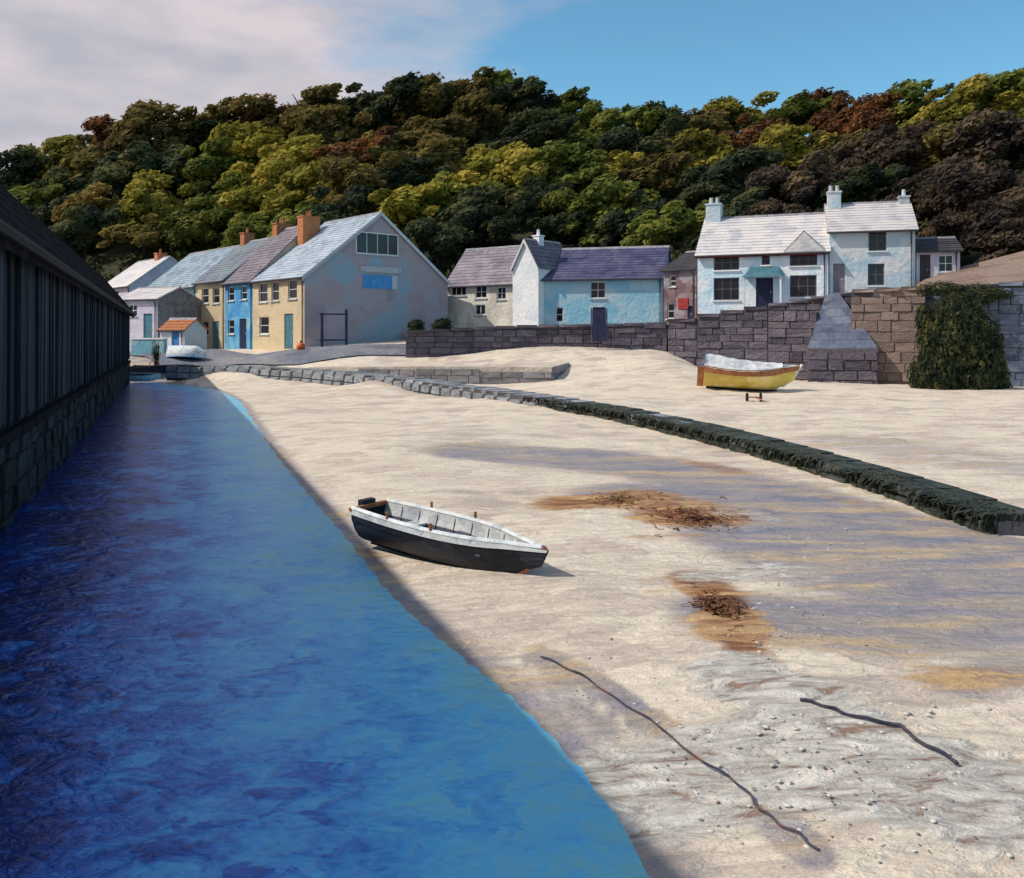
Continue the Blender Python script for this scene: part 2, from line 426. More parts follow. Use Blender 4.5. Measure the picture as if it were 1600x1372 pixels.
# ---- sand
def sand_mat():
    m = bpy.data.materials.new('sand'); m.use_nodes = True
    nt = m.node_tree; N, L = nt.nodes, nt.links
    b = N["Principled BSDF"]
    tc = N.new("ShaderNodeTexCoord")
    at = N.new("ShaderNodeAttribute"); at.attribute_name = 'cover'
    sp = N.new("ShaderNodeSeparateColor"); L.new(at.outputs['Color'], sp.inputs[0])
    def noise(scale, stretch=(1, 1, 1), rot=0, detail=6, dist=0.0):
        mp = N.new("ShaderNodeMapping"); mp.inputs['Scale'].default_value = stretch
        mp.inputs['Rotation'].default_value = (0, 0, rot)
        L.new(tc.outputs['Object'], mp.inputs[0])
        n = N.new("ShaderNodeTexNoise"); n.inputs['Scale'].default_value = scale; n.inputs['Detail'].default_value = detail
        n.inputs['Roughness'].default_value = .62; n.inputs['Distortion'].default_value = dist
        L.new(mp.outputs[0], n.inputs['Vector'])
        return n
    def mixc(f, a, b_):
        x = N.new("ShaderNodeMix"); x.data_type = 'RGBA'
        L.new(f, x.inputs[0])
        for s, k in ((a, 6), (b_, 7)):
            if isinstance(s, tuple): x.inputs[k].default_value = (*s, 1)
            else: L.new(s, x.inputs[k])
        return x.outputs[2]
    def mask(att, n, lo=.35, hi=.65, amp=.9):
        """cover value broken up by noise"""
        a = N.new("ShaderNodeMath"); a.operation = 'MULTIPLY_ADD'; a.inputs[1].default_value = amp; a.inputs[2].default_value = -amp/2
        L.new(n.outputs[0], a.inputs[0])
        s = N.new("ShaderNodeMath"); s.operation = 'ADD'; L.new(a.outputs[0], s.inputs[0]); L.new(att, s.inputs[1])
        r = N.new("ShaderNodeMapRange"); r.interpolation_type = 'SMOOTHSTEP'
        r.inputs[1].default_value = lo; r.inputs[2].default_value = hi
        L.new(s.outputs[0], r.inputs[0]); return r.outputs[0]
    ROT = math.radians(-28)
    nA = noise(.35, (1, 1, 1), 0, 7, .6)
    nB = noise(1.1, (.35, 1.6, 1), ROT, 7, .5)
    nC = noise(2.4, (.35, 1.5, 1), ROT, 6, .8)
    nD = noise(9.0, (1, 1, 1), 0, 5)
    nE = noise(45.0, (1, 1, 1), 0, 3)
    dry = ramp(nt, [(.28, (.44,.37,.33)), (.40, (.60,.505,.43)), (.50, (.73,.64,.52)), (.61, (.78,.69,.57)), (.72, (.70,.55,.46))])
    mx = N.new("ShaderNodeMix"); mx.inputs[0].default_value = .45
    L.new(nA.outputs[0], mx.inputs[2]); L.new(nC.outputs[0], mx.inputs[3])
    dvv = N.new("ShaderNodeVectorMath"); dvv.operation = 'MULTIPLY_ADD'; dvv.inputs[1].default_value = (.8, .8, 0)
    L.new(nC.outputs['Color'], dvv.inputs[0]); L.new(tc.outputs['Object'], dvv.inputs[2])
    mpv = N.new("ShaderNodeMapping"); mpv.inputs['Scale'].default_value = (.7, 1.3, 0); mpv.inputs['Rotation'].default_value = (0, 0, ROT); L.new(dvv.outputs[0], mpv.inputs[0])
    vo = N.new("ShaderNodeTexVoronoi"); vo.inputs['Scale'].default_value = 1.5; L.new(mpv.outputs[0], vo.inputs['Vector'])
    vs = N.new("ShaderNodeSeparateColor"); L.new(vo.outputs['Color'], vs.inputs[0])
    mx2 = N.new("ShaderNodeMix"); mx2.inputs[0].default_value = .22
    L.new(mx.outputs[0], mx2.inputs[2]); L.new(vs.outputs[0], mx2.inputs[3]); L.new(mx2.outputs[0], dry.inputs[0])
    wetc = ramp(nt, [(.34, (.23,.24,.31)), (.45, (.33,.30,.33)), (.54, (.42,.36,.32)), (.62, (.58,.44,.29))])
    L.new(nB.outputs[0], wetc.inputs[0])
    col = mixc(mask(sp.outputs[0], nB, .25, .58), dry.outputs[0], wetc.outputs[0])
    och = ramp(nt, [(.36, (.16,.065,.036)), (.48, (.33,.15,.07)), (.60, (.58,.38,.19))])
    L.new(nC.outputs[0], och.inputs[0])
    col = mixc(mask(sp.outputs[1], nC, .42, .80, 1.5), col, och.outputs[0])
    shi = ramp(nt, [(.36, (.30,.20,.15)), (.44, (.44,.41,.38)), (.55, (.60,.57,.52)), (.66, (.72,.69,.63))])
    nF = noise(5.0, (.5, 1.3, 1), ROT, 6, 1.2); L.new(nF.outputs[0], shi.inputs[0])
    col = mixc(mask(sp.outputs[2], nC, .40, .62, .9), col, shi.outputs[0])
    sp2 = N.new("ShaderNodeMapRange"); sp2.inputs[1].default_value = .3; sp2.inputs[2].default_value = .7; sp2.inputs[3].default_value = .86; sp2.inputs[4].default_value = 1.12
    L.new(nE.outputs[0], sp2.inputs[0])
    mu = N.new("ShaderNodeVectorMath"); mu.operation = 'SCALE'
    L.new(col, mu.inputs[0]); L.new(sp2.outputs[0], mu.inputs['Scale'])
    L.new(mu.outputs[0], b.inputs['Base Color'])
    rr = N.new("ShaderNodeMapRange"); rr.inputs[3].default_value = .9; rr.inputs[4].default_value = .38
    L.new(mask(sp.outputs[0], nB, .35, .75), rr.inputs[0]); L.new(rr.outputs[0], b.inputs['Roughness'])
    b.inputs['Specular IOR Level'].default_value = .3
    # trowelled relief
    h1 = N.new("ShaderNodeMath"); h1.operation = 'MULTIPLY_ADD'; h1.inputs[1].default_value = .8
    L.new(nC.outputs[0], h1.inputs[0])
    h0 = N.new("ShaderNodeMath"); h0.operation = 'MULTIPLY_ADD'; h0.inputs[1].default_value = .35
    L.new(vs.outputs[1], h0.inputs[0]); L.new(nF.outputs[0], h0.inputs[2]); L.new(h0.outputs[0], h1.inputs[2])
    h2 = N.new("ShaderNodeMath"); h2.operation = 'MULTIPLY_ADD'; h2.inputs[1].default_value = .22
    L.new(nD.outputs[0], h2.inputs[0]); L.new(h1.outputs[0], h2.inputs[2])
    h3 = N.new("ShaderNodeMath"); h3.operation = 'MULTIPLY_ADD'; h3.inputs[1].default_value = .05
    L.new(nE.outputs[0], h3.inputs[0]); L.new(h2.outputs[0], h3.inputs[2])
    bp = N.new("ShaderNodeBump"); bp.inputs['Strength'].default_value = .75; bp.inputs['Distance'].default_value = .13
    L.new(h3.outputs[0], bp.inputs['Height']); L.new(bp.outputs[0], b.inputs['Normal'])
    return m

nr, nc = 330, 300
yy = -9 + (1-np.cos(np.linspace(0, 1, nr)**1.0*math.pi/2))**1.0*0
t = np.linspace(0, 1, nr)
yy = 4.0*np.expm1(t*np.log(1+124/4.0)) - 9
ss = np.linspace(-1, 1, nc); ss = np.sign(ss)*np.abs(ss)**1.25
X = (ss[None]*1.0)*(yy[:, None]+15)*0.85 + 3
Y = np.repeat(yy[:, None], nc, 1)
Z0 = terr(X, Y)
rel = (fbm(X*.8+3, Y*.8, 3)-.5)*.14 + (fbm(X*2.6+Y*1.1, Y*2.6, 5)-.5)*.085 + (fbm((X*.8+Y*.5)*5, (Y*.8-X*.5)*9, 9, 3)-.5)*.028
Z = Z0 + rel*np.clip(Z0/.28, 0, 1)*np.clip(1.6-Y/60, .3, 1)
def blob(pts, rad, amp=1.0):
    """soft mask along a chain of ground points"""
    out = np.zeros_like(X)
    for (p, q) in zip(pts[:-1], pts[1:]):
        d = np.array([q[0]-p[0], q[1]-p[1]]); l2 = (d**2).sum()+1e-9
        u = np.clip(((X-p[0])*d[0]+(Y-p[1])*d[1])/l2, 0, 1)
        r = np.hypot(X-p[0]-u*d[0], Y-p[1]-u*d[1])
        out = np.maximum(out, amp*np.clip(1.35-r/rad, 0, 1))
    return out
g = lambda a, b_: G(a, b_)
wet = np.zeros_like(X)
for chain, r, a in [([(760,705),(900,715),(1050,735),(1300,800),(1590,880)], 1.6, .95), ([(1000,770),(1200,800),(1400,850)], 1.6, .8), ([(1200,830),(1400,900),(1590,900)], 1.6, .9),
                    ([(1180,960),(1350,980),(1590,960)], 1.0, .9), ([(1500,1080),(1590,1030)], .5, .5), ([(420,650),(560,640)], 1.2, .35),
                    ([(1330,690),(1590,730)], 2.6, .45), ([(540,600),(700,620)], 1.6, .4),
                    ([(840,1025),(930,1070),(1090,1180),(1200,1275),(1270,1335)], .17, .85), ([(860,1070),(950,1140)], .2, .55)]:
    wet = np.maximum(wet, blob([g(*c) for c in chain], r, a))
# dark rim along the edge of the painted shadow
ds = np.full_like(X, 9e9)
for p, q in zip(SHADOW_EDGE[:-1], SHADOW_EDGE[1:]):
    d = np.array([q[0]-p[0], q[1]-p[1]]); u = np.clip(((X-p[0])*d[0]+(Y-p[1])*d[1])/(d**2).sum(), 0, 1)
    ds = np.minimum(ds, np.hypot(X-p[0]-u*d[0], Y-p[1]-u*d[1]))
wet = np.maximum(wet, np.where(X < shadow_edge_x(Y), .85, .8*np.clip(1-(X-shadow_edge_x(Y))/.7, 0, 1)))  # painted shadow and its rim, carried in the wet mask
och = np.zeros_like(X)
for chain, r, a in [([(900,785),(1000,775),(1050,790)], 1.1, .95), ([(1050,805),(1110,805)], .9, 1.0), ([(1000,840),(1090,840)], .35, .6),
                    ([(1085,900),(1130,940),(1145,990)], .45, 1.0), ([(1145,990),(1165,1020)], .32, .9), ([(1010,910),(1070,960)], .35, .45),
                    ([(1090,725),(1140,735)], .7, .7), ([(1240,770),(1330,785)], .5, .55), ([(1480,1060),(1590,1060)], .7, .6), ([(1330,1200),(1480,1180)], .35, .55), ([(1350,1170),(1450,1230)], .3, .42)]:
    och = np.maximum(och, blob([g(*c) for c in chain], r, a))
shi = np.zeros_like(X)
for chain, r, a in [([(1000,1230),(1250,1180),(1550,1250)], .9, .85), ([(1150,1050),(1300,1130)], .7, .75), ([(1100,900),(1250,900)], .8, .55),
                    ([(1130,800),(1200,810)], .6, .5), ([(650,660),(850,740)], 3, .42)]:
    shi = np.maximum(shi, blob([g(*c) for c in chain], r, a))
cover = np.stack([wet, och, shi, np.ones_like(X)], -1)
MAT['sand'] = sand_mat()
beach = tag(grid_mesh('beach', X, Y, Z, MAT['sand'], {'cover': cover}), 'cream sand beach of the cove at low tide', kind='structure')

# ---- the shed's cast shadow on the sand, painted as a sheet of blue water
def shadow_sheet_mat():
    m = bpy.data.materials.new('shadow_blue'); m.use_nodes = True
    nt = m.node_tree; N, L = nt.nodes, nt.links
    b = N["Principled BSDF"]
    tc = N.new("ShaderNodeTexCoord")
    at = N.new("ShaderNodeAttribute"); at.attribute_name = 'depth'  # distance inside the painted shadow, turns its blue from light to dark
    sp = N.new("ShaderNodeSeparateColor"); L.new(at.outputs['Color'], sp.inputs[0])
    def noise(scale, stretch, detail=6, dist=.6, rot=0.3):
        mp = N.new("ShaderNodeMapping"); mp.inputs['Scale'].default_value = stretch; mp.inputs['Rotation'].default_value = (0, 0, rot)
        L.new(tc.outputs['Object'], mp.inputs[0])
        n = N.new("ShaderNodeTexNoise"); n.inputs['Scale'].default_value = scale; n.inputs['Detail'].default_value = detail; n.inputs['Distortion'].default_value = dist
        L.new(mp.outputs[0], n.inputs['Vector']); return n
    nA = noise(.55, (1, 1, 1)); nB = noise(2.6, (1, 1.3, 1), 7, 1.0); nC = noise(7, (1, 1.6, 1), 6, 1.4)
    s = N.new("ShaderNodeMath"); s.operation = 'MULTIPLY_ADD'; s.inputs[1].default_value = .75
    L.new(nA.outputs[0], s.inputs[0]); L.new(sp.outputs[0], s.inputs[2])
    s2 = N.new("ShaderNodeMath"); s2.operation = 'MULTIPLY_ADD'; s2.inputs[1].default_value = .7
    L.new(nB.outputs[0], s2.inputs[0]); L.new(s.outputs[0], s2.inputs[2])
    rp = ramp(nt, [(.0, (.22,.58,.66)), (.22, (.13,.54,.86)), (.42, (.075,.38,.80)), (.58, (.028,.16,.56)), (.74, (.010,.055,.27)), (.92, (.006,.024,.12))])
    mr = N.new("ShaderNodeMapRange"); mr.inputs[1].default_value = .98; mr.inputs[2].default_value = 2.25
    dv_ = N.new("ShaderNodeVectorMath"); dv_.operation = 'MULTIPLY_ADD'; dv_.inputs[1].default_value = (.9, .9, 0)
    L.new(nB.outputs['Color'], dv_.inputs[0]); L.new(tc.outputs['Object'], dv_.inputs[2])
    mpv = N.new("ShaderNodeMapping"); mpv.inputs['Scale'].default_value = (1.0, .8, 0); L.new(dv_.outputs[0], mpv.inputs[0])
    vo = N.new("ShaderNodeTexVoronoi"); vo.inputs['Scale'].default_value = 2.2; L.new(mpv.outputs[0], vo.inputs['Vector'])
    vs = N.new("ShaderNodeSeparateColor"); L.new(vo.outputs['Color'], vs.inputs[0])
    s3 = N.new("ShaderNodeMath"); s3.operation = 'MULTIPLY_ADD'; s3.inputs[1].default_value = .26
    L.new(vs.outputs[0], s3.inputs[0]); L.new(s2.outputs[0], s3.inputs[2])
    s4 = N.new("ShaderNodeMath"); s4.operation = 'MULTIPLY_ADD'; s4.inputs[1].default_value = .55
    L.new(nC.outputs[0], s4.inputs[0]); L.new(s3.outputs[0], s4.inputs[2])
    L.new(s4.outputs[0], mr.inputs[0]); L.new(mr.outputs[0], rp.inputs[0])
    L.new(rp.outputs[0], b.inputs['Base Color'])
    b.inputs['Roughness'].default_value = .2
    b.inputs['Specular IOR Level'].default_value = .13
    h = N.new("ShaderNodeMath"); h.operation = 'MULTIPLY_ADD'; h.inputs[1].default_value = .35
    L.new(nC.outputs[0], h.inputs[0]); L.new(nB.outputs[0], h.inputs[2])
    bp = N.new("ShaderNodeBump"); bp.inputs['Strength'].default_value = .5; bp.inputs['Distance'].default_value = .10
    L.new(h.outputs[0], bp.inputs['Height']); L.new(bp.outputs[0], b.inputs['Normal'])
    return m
MAT['shadow_sheet'] = shadow_sheet_mat()
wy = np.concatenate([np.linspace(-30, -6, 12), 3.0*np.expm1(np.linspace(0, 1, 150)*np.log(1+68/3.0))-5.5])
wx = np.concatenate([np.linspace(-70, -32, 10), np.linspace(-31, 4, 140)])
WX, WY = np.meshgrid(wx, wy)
shade_ramp = np.clip((shadow_edge_x(WY)-WX)*.9/4.4, 0, 1)**1.1
tag(grid_mesh('shadow_sheet', WX, WY, np.zeros_like(WX)+.0, MAT['shadow_sheet'], {'depth': np.stack([shade_ramp]*3+[np.ones_like(shade_ramp)], -1)}),
    'deep blue painted cast shadow on the sand along the foot of the shed', kind='structure')

# ---- base sheet under everything, out to the horizon
gx = np.linspace(-2500, 2500, 21); GX, GY = np.meshgrid(gx, gx)
MAT['earth'] = M('earth', [(.04,.04,.025),(.07,.06,.035)], .05, .95, .3)
tag(grid_mesh('ground', GX, GY, np.full_like(GX, -3.0), MAT['earth']), 'dark earth plain under the village', kind='structure')

# ---- wooded hill
SKY = [(-1200,330),(-500,290),(-100,262),(0,258),(60,240),(110,252),(160,215),(220,180),(330,168),(380,188),(470,145),(560,132),(700,126),(830,130),(960,165),(1070,180),(1120,158),(1200,168),(1300,165),(1400,145),(1500,138),(1600,132),(1900,150),(2700,240),(3200,300)]
def hill_z(px, D):
    px = np.asarray(px, float); D = np.asarray(D, float)
    yc = np.interp(px, [s[0] for s in SKY], [s[1] for s in SKY])
    foot = np.interp(px, [-500, 300, 500, 900, 1100, 1500, 2000], [112, 112, 94, 88, 76, 66, 60])
    zf = np.interp(px, [300, 800, 1100, 1400, 1600, 2000], [2.2, 3.8, 5.0, 6.8, 8.0, 9])
    Dc = 195.0
    zc = CAMZ+(HOR-yc)/FPX*Dc - 6.5
    u = np.clip((D-foot)/(Dc-foot), 0, 1)
    z = zf+(zc-zf)*(u**.92)
    z = np.where(D > Dc, zc-(D-Dc)*.06, z)
    z = np.where(D < foot, zf-(foot-D)*.25, z)
    return z+(vnoise(px/60, D/9, 4)-.5)*2.0*u
hp = np.linspace(-1200, 3200, 170)
hD = np.concatenate([np.linspace(56, 200, 70), np.linspace(206, 420, 20)])
HP, HD = np.meshgrid(hp, hD)
MAT['hill'] = M('hill', [(.012,.014,.009),(.03,.032,.014),(.05,.045,.022)], .12, .95, .8)
tag(grid_mesh('hill', (HP-CX)/FPX*HD, HD, hill_z(HP, HD), MAT['hill']), 'wooded hillside behind the village', kind='structure')

# ------------------------------------------------------------------ houses
class House:
    def __init__(s, name, label, p0, p1, zb, depth, eave, ridge, front_mat, gable_mat, roof_mat, cat='house', group=None, over=.28, ridge_mat='ridge', verge=None):
        s.p0 = Vector((p0[0], p0[1], zb)); p1 = Vector((p1[0], p1[1], zb))
        s.w = (p1-s.p0).length; s.u = (p1-s.p0).normalized()
        s.n = Vector((s.u.y, -s.u.x, 0))          # outward from the front
        s.d, s.H, s.R, s.zb = depth, eave-zb, ridge-zb, zb
        s.root = empty(name, s.p0, label, cat, group)
        s.fm, s.gm = MAT[front_mat], MAT[gable_mat or front_mat]
        s.holes = {'front': [], 'right': []}
        s.roof_mat, s.over, s.ridge_mat, s.verge = MAT[roof_mat], over, MAT[ridge_mat], verge
    def P(s, a, b, c):     # a along the front, b back into the house, c up
        return s.p0 + s.u*a - s.n*b + Vector((0, 0, c))
    def side(s, which):
        if which == 'front': return s.p0.copy(), s.u, s.n, s.w
        return s.P(s.w, 0, 0), -s.n, s.u, s.d
    def on(s, which, px, py):
        """photo position -> (along, up) on that wall"""
        o, u, n, w = s.side(which)
        c = Vector((0, 0, CAMZ)); r = Vector(((px-CX)/FPX, 1, (HOR-py)/FPX))
        k = (o-c).dot(n)/r.dot(n); q = c+r*k-o
        return q.dot(u), q.z
    def rect(s, which, x0, y0, x1, y1):
        a0, _ = s.on(which, x0, (y0+y1)/2); a1, _ = s.on(which, x1, (y0+y1)/2)
        _, c1 = s.on(which, (x0+x1)/2, y0); _, c0 = s.on(which, (x0+x1)/2, y1)
        return a0, c0, a1, c1
    def window(s, which, x0, y0, x1, y1, cols=2, rows=2, frame='white_paint', sill='grey_paint', proud=False, bar=.07):
        a0, c0, a1, c1 = s.rect(which, x0, y0, x1, y1)
        o, u, n, w = s.side(which); up = Vector((0, 0, 1))
        a0, a1 = max(a0, .12), min(a1, w-.12)
        c0 = max(c0, .25)
        if not proud:
            c1 = min(c1, s.H-.12); s.holes[which].append((a0, c0, a1, c1))
        back = .10 if not proud else -.03
        q = lambda a, c, b: o+u*a+up*c-n*b
        m = MB()
        for (A0, C0, A1, C1) in ((a0, c0, a1, c0+bar), (a0, c1-bar, a1, c1), (a0, c0+bar, a0+bar, c1-bar), (a1-bar, c0+bar, a1, c1-bar)):
            m.box(q(A0, C0, back), u*(A1-A0), -n*.06, up*(C1-C0))
        for i in range(1, cols):
            A = a0+(a1-a0)*i/cols; m.box(q(A-.022, c0+bar, back+.01), u*.044, -n*.04, up*(c1-c0-2*bar))
        for j in range(1, rows):
            C = c0+(c1-c0)*j/rows; m.box(q(a0+bar, C-.02, back+.013), u*(a1-a0-2*bar), -n*.035, up*.04)
        wo = m.build('window', MAT[frame], s.root, origin=q((a0+a1)/2, c0, back))
        gb = back+(.035 if not proud else .012)
        for i in range(cols):
            for j in range(rows):
                A0 = a0+(a1-a0)*i/cols; A1 = a0+(a1-a0)*(i+1)/cols; C0 = c0+(c1-c0)*j/rows; C1 = c0+(c1-c0)*(j+1)/rows
                gg = MB().quad(q(A0+.02, C0+.02, gb), q(A1-.02, C0+.02, gb), q(A1-.02, C1-.02, gb), q(A0+.02, C1-.02, gb))
                gg.build('pane', MAT['glass'], wo, origin=q((A0+A1)/2, C0, back+.035))
        if sill:
            MB().box(q(a0-.08, c0-.09, .06), u*(a1-a0+.16), n*.16, up*.085).build('sill', MAT[sill], wo)
        return wo
    def door(s, which, x0, y0, x1, y1, mat='navy_paint', base=True):
        a0, c0, a1, c1 = s.rect(which, x0, y0, x1, y1)
        o, u, n, w = s.side(which); up = Vector((0, 0, 1))
        if base: c0 = max(.02, c0)
        c1 = min(c1, s.H-.12)
        s.holes[which].append((a0, c0, a1, c1))
        q = lambda a, c, b: o+u*a+up*c-n*b
        m = MB().box(q(a0, c0, .10), u*(a1-a0), -n*.06, up*(c1-c0))
        k = max(2, int((a1-a0)/.22))
        for i in range(k):
            m.box(q(a0+.02+(a1-a0-.04)*i/k, c0+.03, .10), u*((a1-a0-.04)/k-.015), n*.02, up*(c1-c0-.06))
        d = m.build('door', MAT[mat], s.root, origin=q((a0+a1)/2, c0, .1))
        MB().box(q(a1-.18, c0+(c1-c0)*.48, .08), u*.05, n*.05, up*.12).build('handle', MAT['grey_paint'], d)
        return d
    def wall(s, which, name, mat, gable=False):
        o, u, n, w = s.side(which); up = Vector((0, 0, 1)); hs = s.holes[which]
        av = sorted({0, w, *[h[0] for h in hs], *[h[2] for h in hs]}); cv = sorted({0, s.H, *[h[1] for h in hs], *[h[3] for h in hs]})
        q = lambda a, c, b=0: o+u*a+up*c-n*b
        m = MB()
        for i in range(len(av)-1):
            for j in range(len(cv)-1):
                ma, mc = (av[i]+av[i+1])/2, (cv[j]+cv[j+1])/2
                if any(h[0] < ma < h[2] and h[1] < mc < h[3] for h in hs): continue
                m.quad(q(av[i], cv[j]), q(av[i+1], cv[j]), q(av[i+1], cv[j+1]), q(av[i], cv[j+1]))
        for (a0, c0, a1, c1) in hs:
            r = .17
            m.quad(q(a0, c0), q(a0, c1), q(a0, c1, r), q(a0, c0, r)); m.quad(q(a1, c0, r), q(a1, c1, r), q(a1, c1), q(a1, c0))
            m.quad(q(a0, c0, r), q(a1, c0, r), q(a1, c0), q(a0, c0)); m.quad(q(a0, c1), q(a1, c1), q(a1, c1, r), q(a0, c1, r))
            m.quad(q(a0, c0, r), q(a1, c0, r), q(a1, c1, r), q(a0, c1, r))
        if gable: m.poly([q(0, s.H), q(w, s.H), q(w/2, s.R)])
        return m.build(name, mat, s.root)
    def finish(s):
        s.wall('front', 'front_wall', s.fm)
        s.wall('right', 'gable_wall', s.gm, True)
        m = MB(); P = s.P
        m.poly([P(0, s.d, 0), P(0, 0, 0), P(0, 0, s.H), P(0, s.d/2, s.R), P(0, s.d, s.H)])
        m.quad(P(s.w, s.d, 0), P(0, s.d, 0), P(0, s.d, s.H), P(s.w, s.d, s.H))
        m.build('back_wall', s.gm, s.root)
        # roof in overlapping courses of slate
        r = MB(); ov = s.over; half = s.d/2
        sl = (s.R-s.H)/half; L_ = math.hypot(half+ov, (half+ov)*sl); k = max(4, int(L_/.36))
        e0, e1 = -.16, s.w+.16
        for sgn in (0, 1):
            def Q(a, t, lift):
                b = -ov+(half+ov)*t; c = s.H-ov*sl+(half+ov)*sl*t
                nb, nc_ = -sl/math.hypot(1, sl), 1/math.hypot(1, sl)
                b += nb*lift; c += nc_*lift
                if sgn: b = s.d-b
                return P(a, b, c)
            r.quad(Q(e0, 0, .02), Q(e1, 0, .02), Q(e1, 1, .02), Q(e0, 1, .02))
            for i in range(k):
                t0, t1 = i/k, min(1, (i+1.15)/k)
                j = random.uniform(-.006, .006)
                A = [Q(e0, t0, .085+j), Q(e1, t0, .085+j), Q(e1, t1, .045), Q(e0, t1, .045)]
                r.quad(*A)
                r.quad(Q(e0, t0, .02), Q(e1, t0, .02), A[1], A[0])
            for a in (e0, e1):
                r.quad(Q(a, 0, 0), Q(a, 0, .08), Q(a, 1, .08), Q(a, 1, 0))
        ro = r.build('roof', s.roof_mat, s.root)
        rm = MB(); k = max(3, int(s.w/.45))
        for i in range(k):
            a0, a1 = e0+(e1-e0)*i/k, e0+(e1-e0)*(i+1)/k
            z = s.R+.06+random.uniform(-.008, .008)
            rm.poly([P(a0, half-.17, z-.11), P(a1-.012, half-.17, z-.11), P(a1-.012, half, z+.07), P(a0, half, z+.07)])
            rm.poly([P(a0, half, z+.07), P(a1-.012, half, z+.07), P(a1-.012, half+.17, z-.11), P(a0, half+.17, z-.11)])
        rm.build('ridge_tiles', s.ridge_mat, ro)
        if s.verge:
            for sg in (0, 1):
                m = MB()
                pts = [(-ov, s.H-ov*sl), (half, s.R)]
                if sg: pts = [(s.d-b, c) for b, c in pts]
                (b0, c0), (b1, c1) = pts
                x = e1+.004
                m.box(P(x, b0, c0-.22), s.u*.05, P(0, b1, c1)-P(0, b0, c0), Vector((0, 0, .26)))
                m.build('bargeboard', MAT[s.verge], s.root)
        m = MB(); m.tube([P(e0, -ov-.05, s.H-ov*sl-.01), P(e1, -ov-.05, s.H-ov*sl-.01)], .06, 6)
        m.build('gutter', MAT['slate_dark'], s.root)
        px_ = s.w-.22; P = s.P
        MB().tube([P(px_, -.06, .1), P(px_, -.06, s.H-.35), P(px_, -ov-.04, s.H-ov*sl-.03)], .045, 6).build('drainpipe', MAT['slate_dark'], s.root)
        return s
    def chimney(s, a, b, wa, wb, h, mat='brick_orange', pots=1, pot_mat='brick_orange', low=.8):
        P = s.P
        zr = s.R-(abs(b-s.d/2))/(s.d/2)*(s.R-s.H)-low
        m = MB()
        m.box(P(a-wa/2, b-wb/2, zr), s.u*wa, -s.n*wb, Vector((0, 0, s.R+h-zr-.16)))
        m.box(P(a-wa/2-.06, b-wb/2-.06, s.R+h-.158), s.u*(wa+.12), -s.n*(wb+.12), Vector((0, 0, .10)))
        c = m.build('chimney', MAT[mat], s.root, origin=P(a, b, s.R))
        for i in range(pots):
            aa = a+(i-(pots-1)/2)*.42
            z = s.R+h-.06
            MB().tube([P(aa, b, z), P(aa, b, z+.1), P(aa, b, z+.42), P(aa, b, z+.45)], [.16, .13, .11, .14], 10).build('chimney_pot', MAT[pot_mat], c)
        return c

# --- terrace stepping back on the left, all on one line
RD = Vector((-.665, .747, 0)); C0 = Vector((-14.6, 64, 0))
row = lambda t: C0+RD*t

main = House('gabled_house', 'big house with broad grey-mauve gable and cream side wall, tallest roof in the village', row(8), row(0), 1.9, 12.7, 7.4, 12.3,
             'render_cream', 'render_gable', 'slate_main', verge='grey_paint')
main.window('front', 404, 442, 418, 472, 1, 2); main.window('front', 424, 440, 436, 470, 1, 2); main.window('front', 450, 437, 464, 467, 1, 2)
main.window('front', 405, 495, 420, 522, 1, 2); main.door('front', 444, 490, 458, 545, 'teal_paint')
main.window('right', 556, 364, 622, 398, 4, 1, proud=True)
main.finish()
main.chimney(.7, 4.4, .9, 1.5, .35, 'brick_orange', 2)
# white lintel slab over the gable's middle window
o_, u_, n_, w_ = main.side('right')
a0, c0, a1, c1 = main.rect('right', 562, 421, 626, 427)
MB().box(o_+u_*a0+Vector((0, 0, c0+.05)), u_*(a1-a0), n_*.10, Vector((0, 0, .42))).build('lintel', MAT['grey_paint'], main.root)
a0, c0, a1, c1 = main.rect('right', 567, 430, 612, 451)
bb_ = MB().box(o_+u_*a0+Vector((0, 0, c0)), u_*(a1-a0), n_*.06, Vector((0, 0, c1-c0))).build('shutter_board', MAT['blue_paint'], main.root)
MB().box(o_+u_*(a1+.01)+Vector((0, 0, c0)), u_*.45, n_*.07, Vector((0, 0, c1-c0))).build('white_surround', MAT['grey_paint'], main.root)

blue = House('terraced_house', 'narrow bright blue terraced house next to the cream wall of the gabled house', row(13), row(8.02), 1.9, 9.5, 7.5, 12.0,
             'render_blue', 'render_cream', 'slate_purple', group='terrace on the quay')
blue.window('front', 356, 448, 366, 470, 1, 2); blue.window('front', 376, 446, 386, 468, 1, 2); blue.window('front', 356, 500, 366, 522, 1, 2); blue.door('front', 374, 498, 385, 545, 'navy_paint')
blue.finish(); blue.chimney(.6, 4.75, .8, 1.4, .6, 'brick_orange', 2)
cream = House('terraced_house', 'tall cream terraced house between blue and aqua neighbours', row(18.8), row(13.02), 1.9, 9, 7.75, 11.4,
              'render_cream', 'render_sky', 'slate_teal', group='terrace on the quay')
cream.window('front', 315, 450, 326, 474, 1, 2); cream.window('front', 332, 450, 343, 474, 1, 2); cream.window('front', 315, 502, 326, 524, 1, 2); cream.door('front', 331, 502, 342, 545, 'teal_paint')
cream.finish(); cream.chimney(.4, 4.5, .8, 1.0, .9, 'brick_orange', 1)
aqua = House('terraced_house', 'aqua terraced house with pale blue roof at the far end of the terrace', row(31), row(18.82), 1.7, 9, 7.5, 11.2,
             'render_aqua', 'render_sky', 'slate_blue', group='terrace on the quay')
for x0 in (238, 262, 286): aqua.window('front', x0, 462, x0+11, 482, 1, 2)
aqua.window('front', 288, 512, 299, 530, 1, 2); aqua.door('front', 268, 510, 278, 550, 'blue_paint')
aqua.finish();
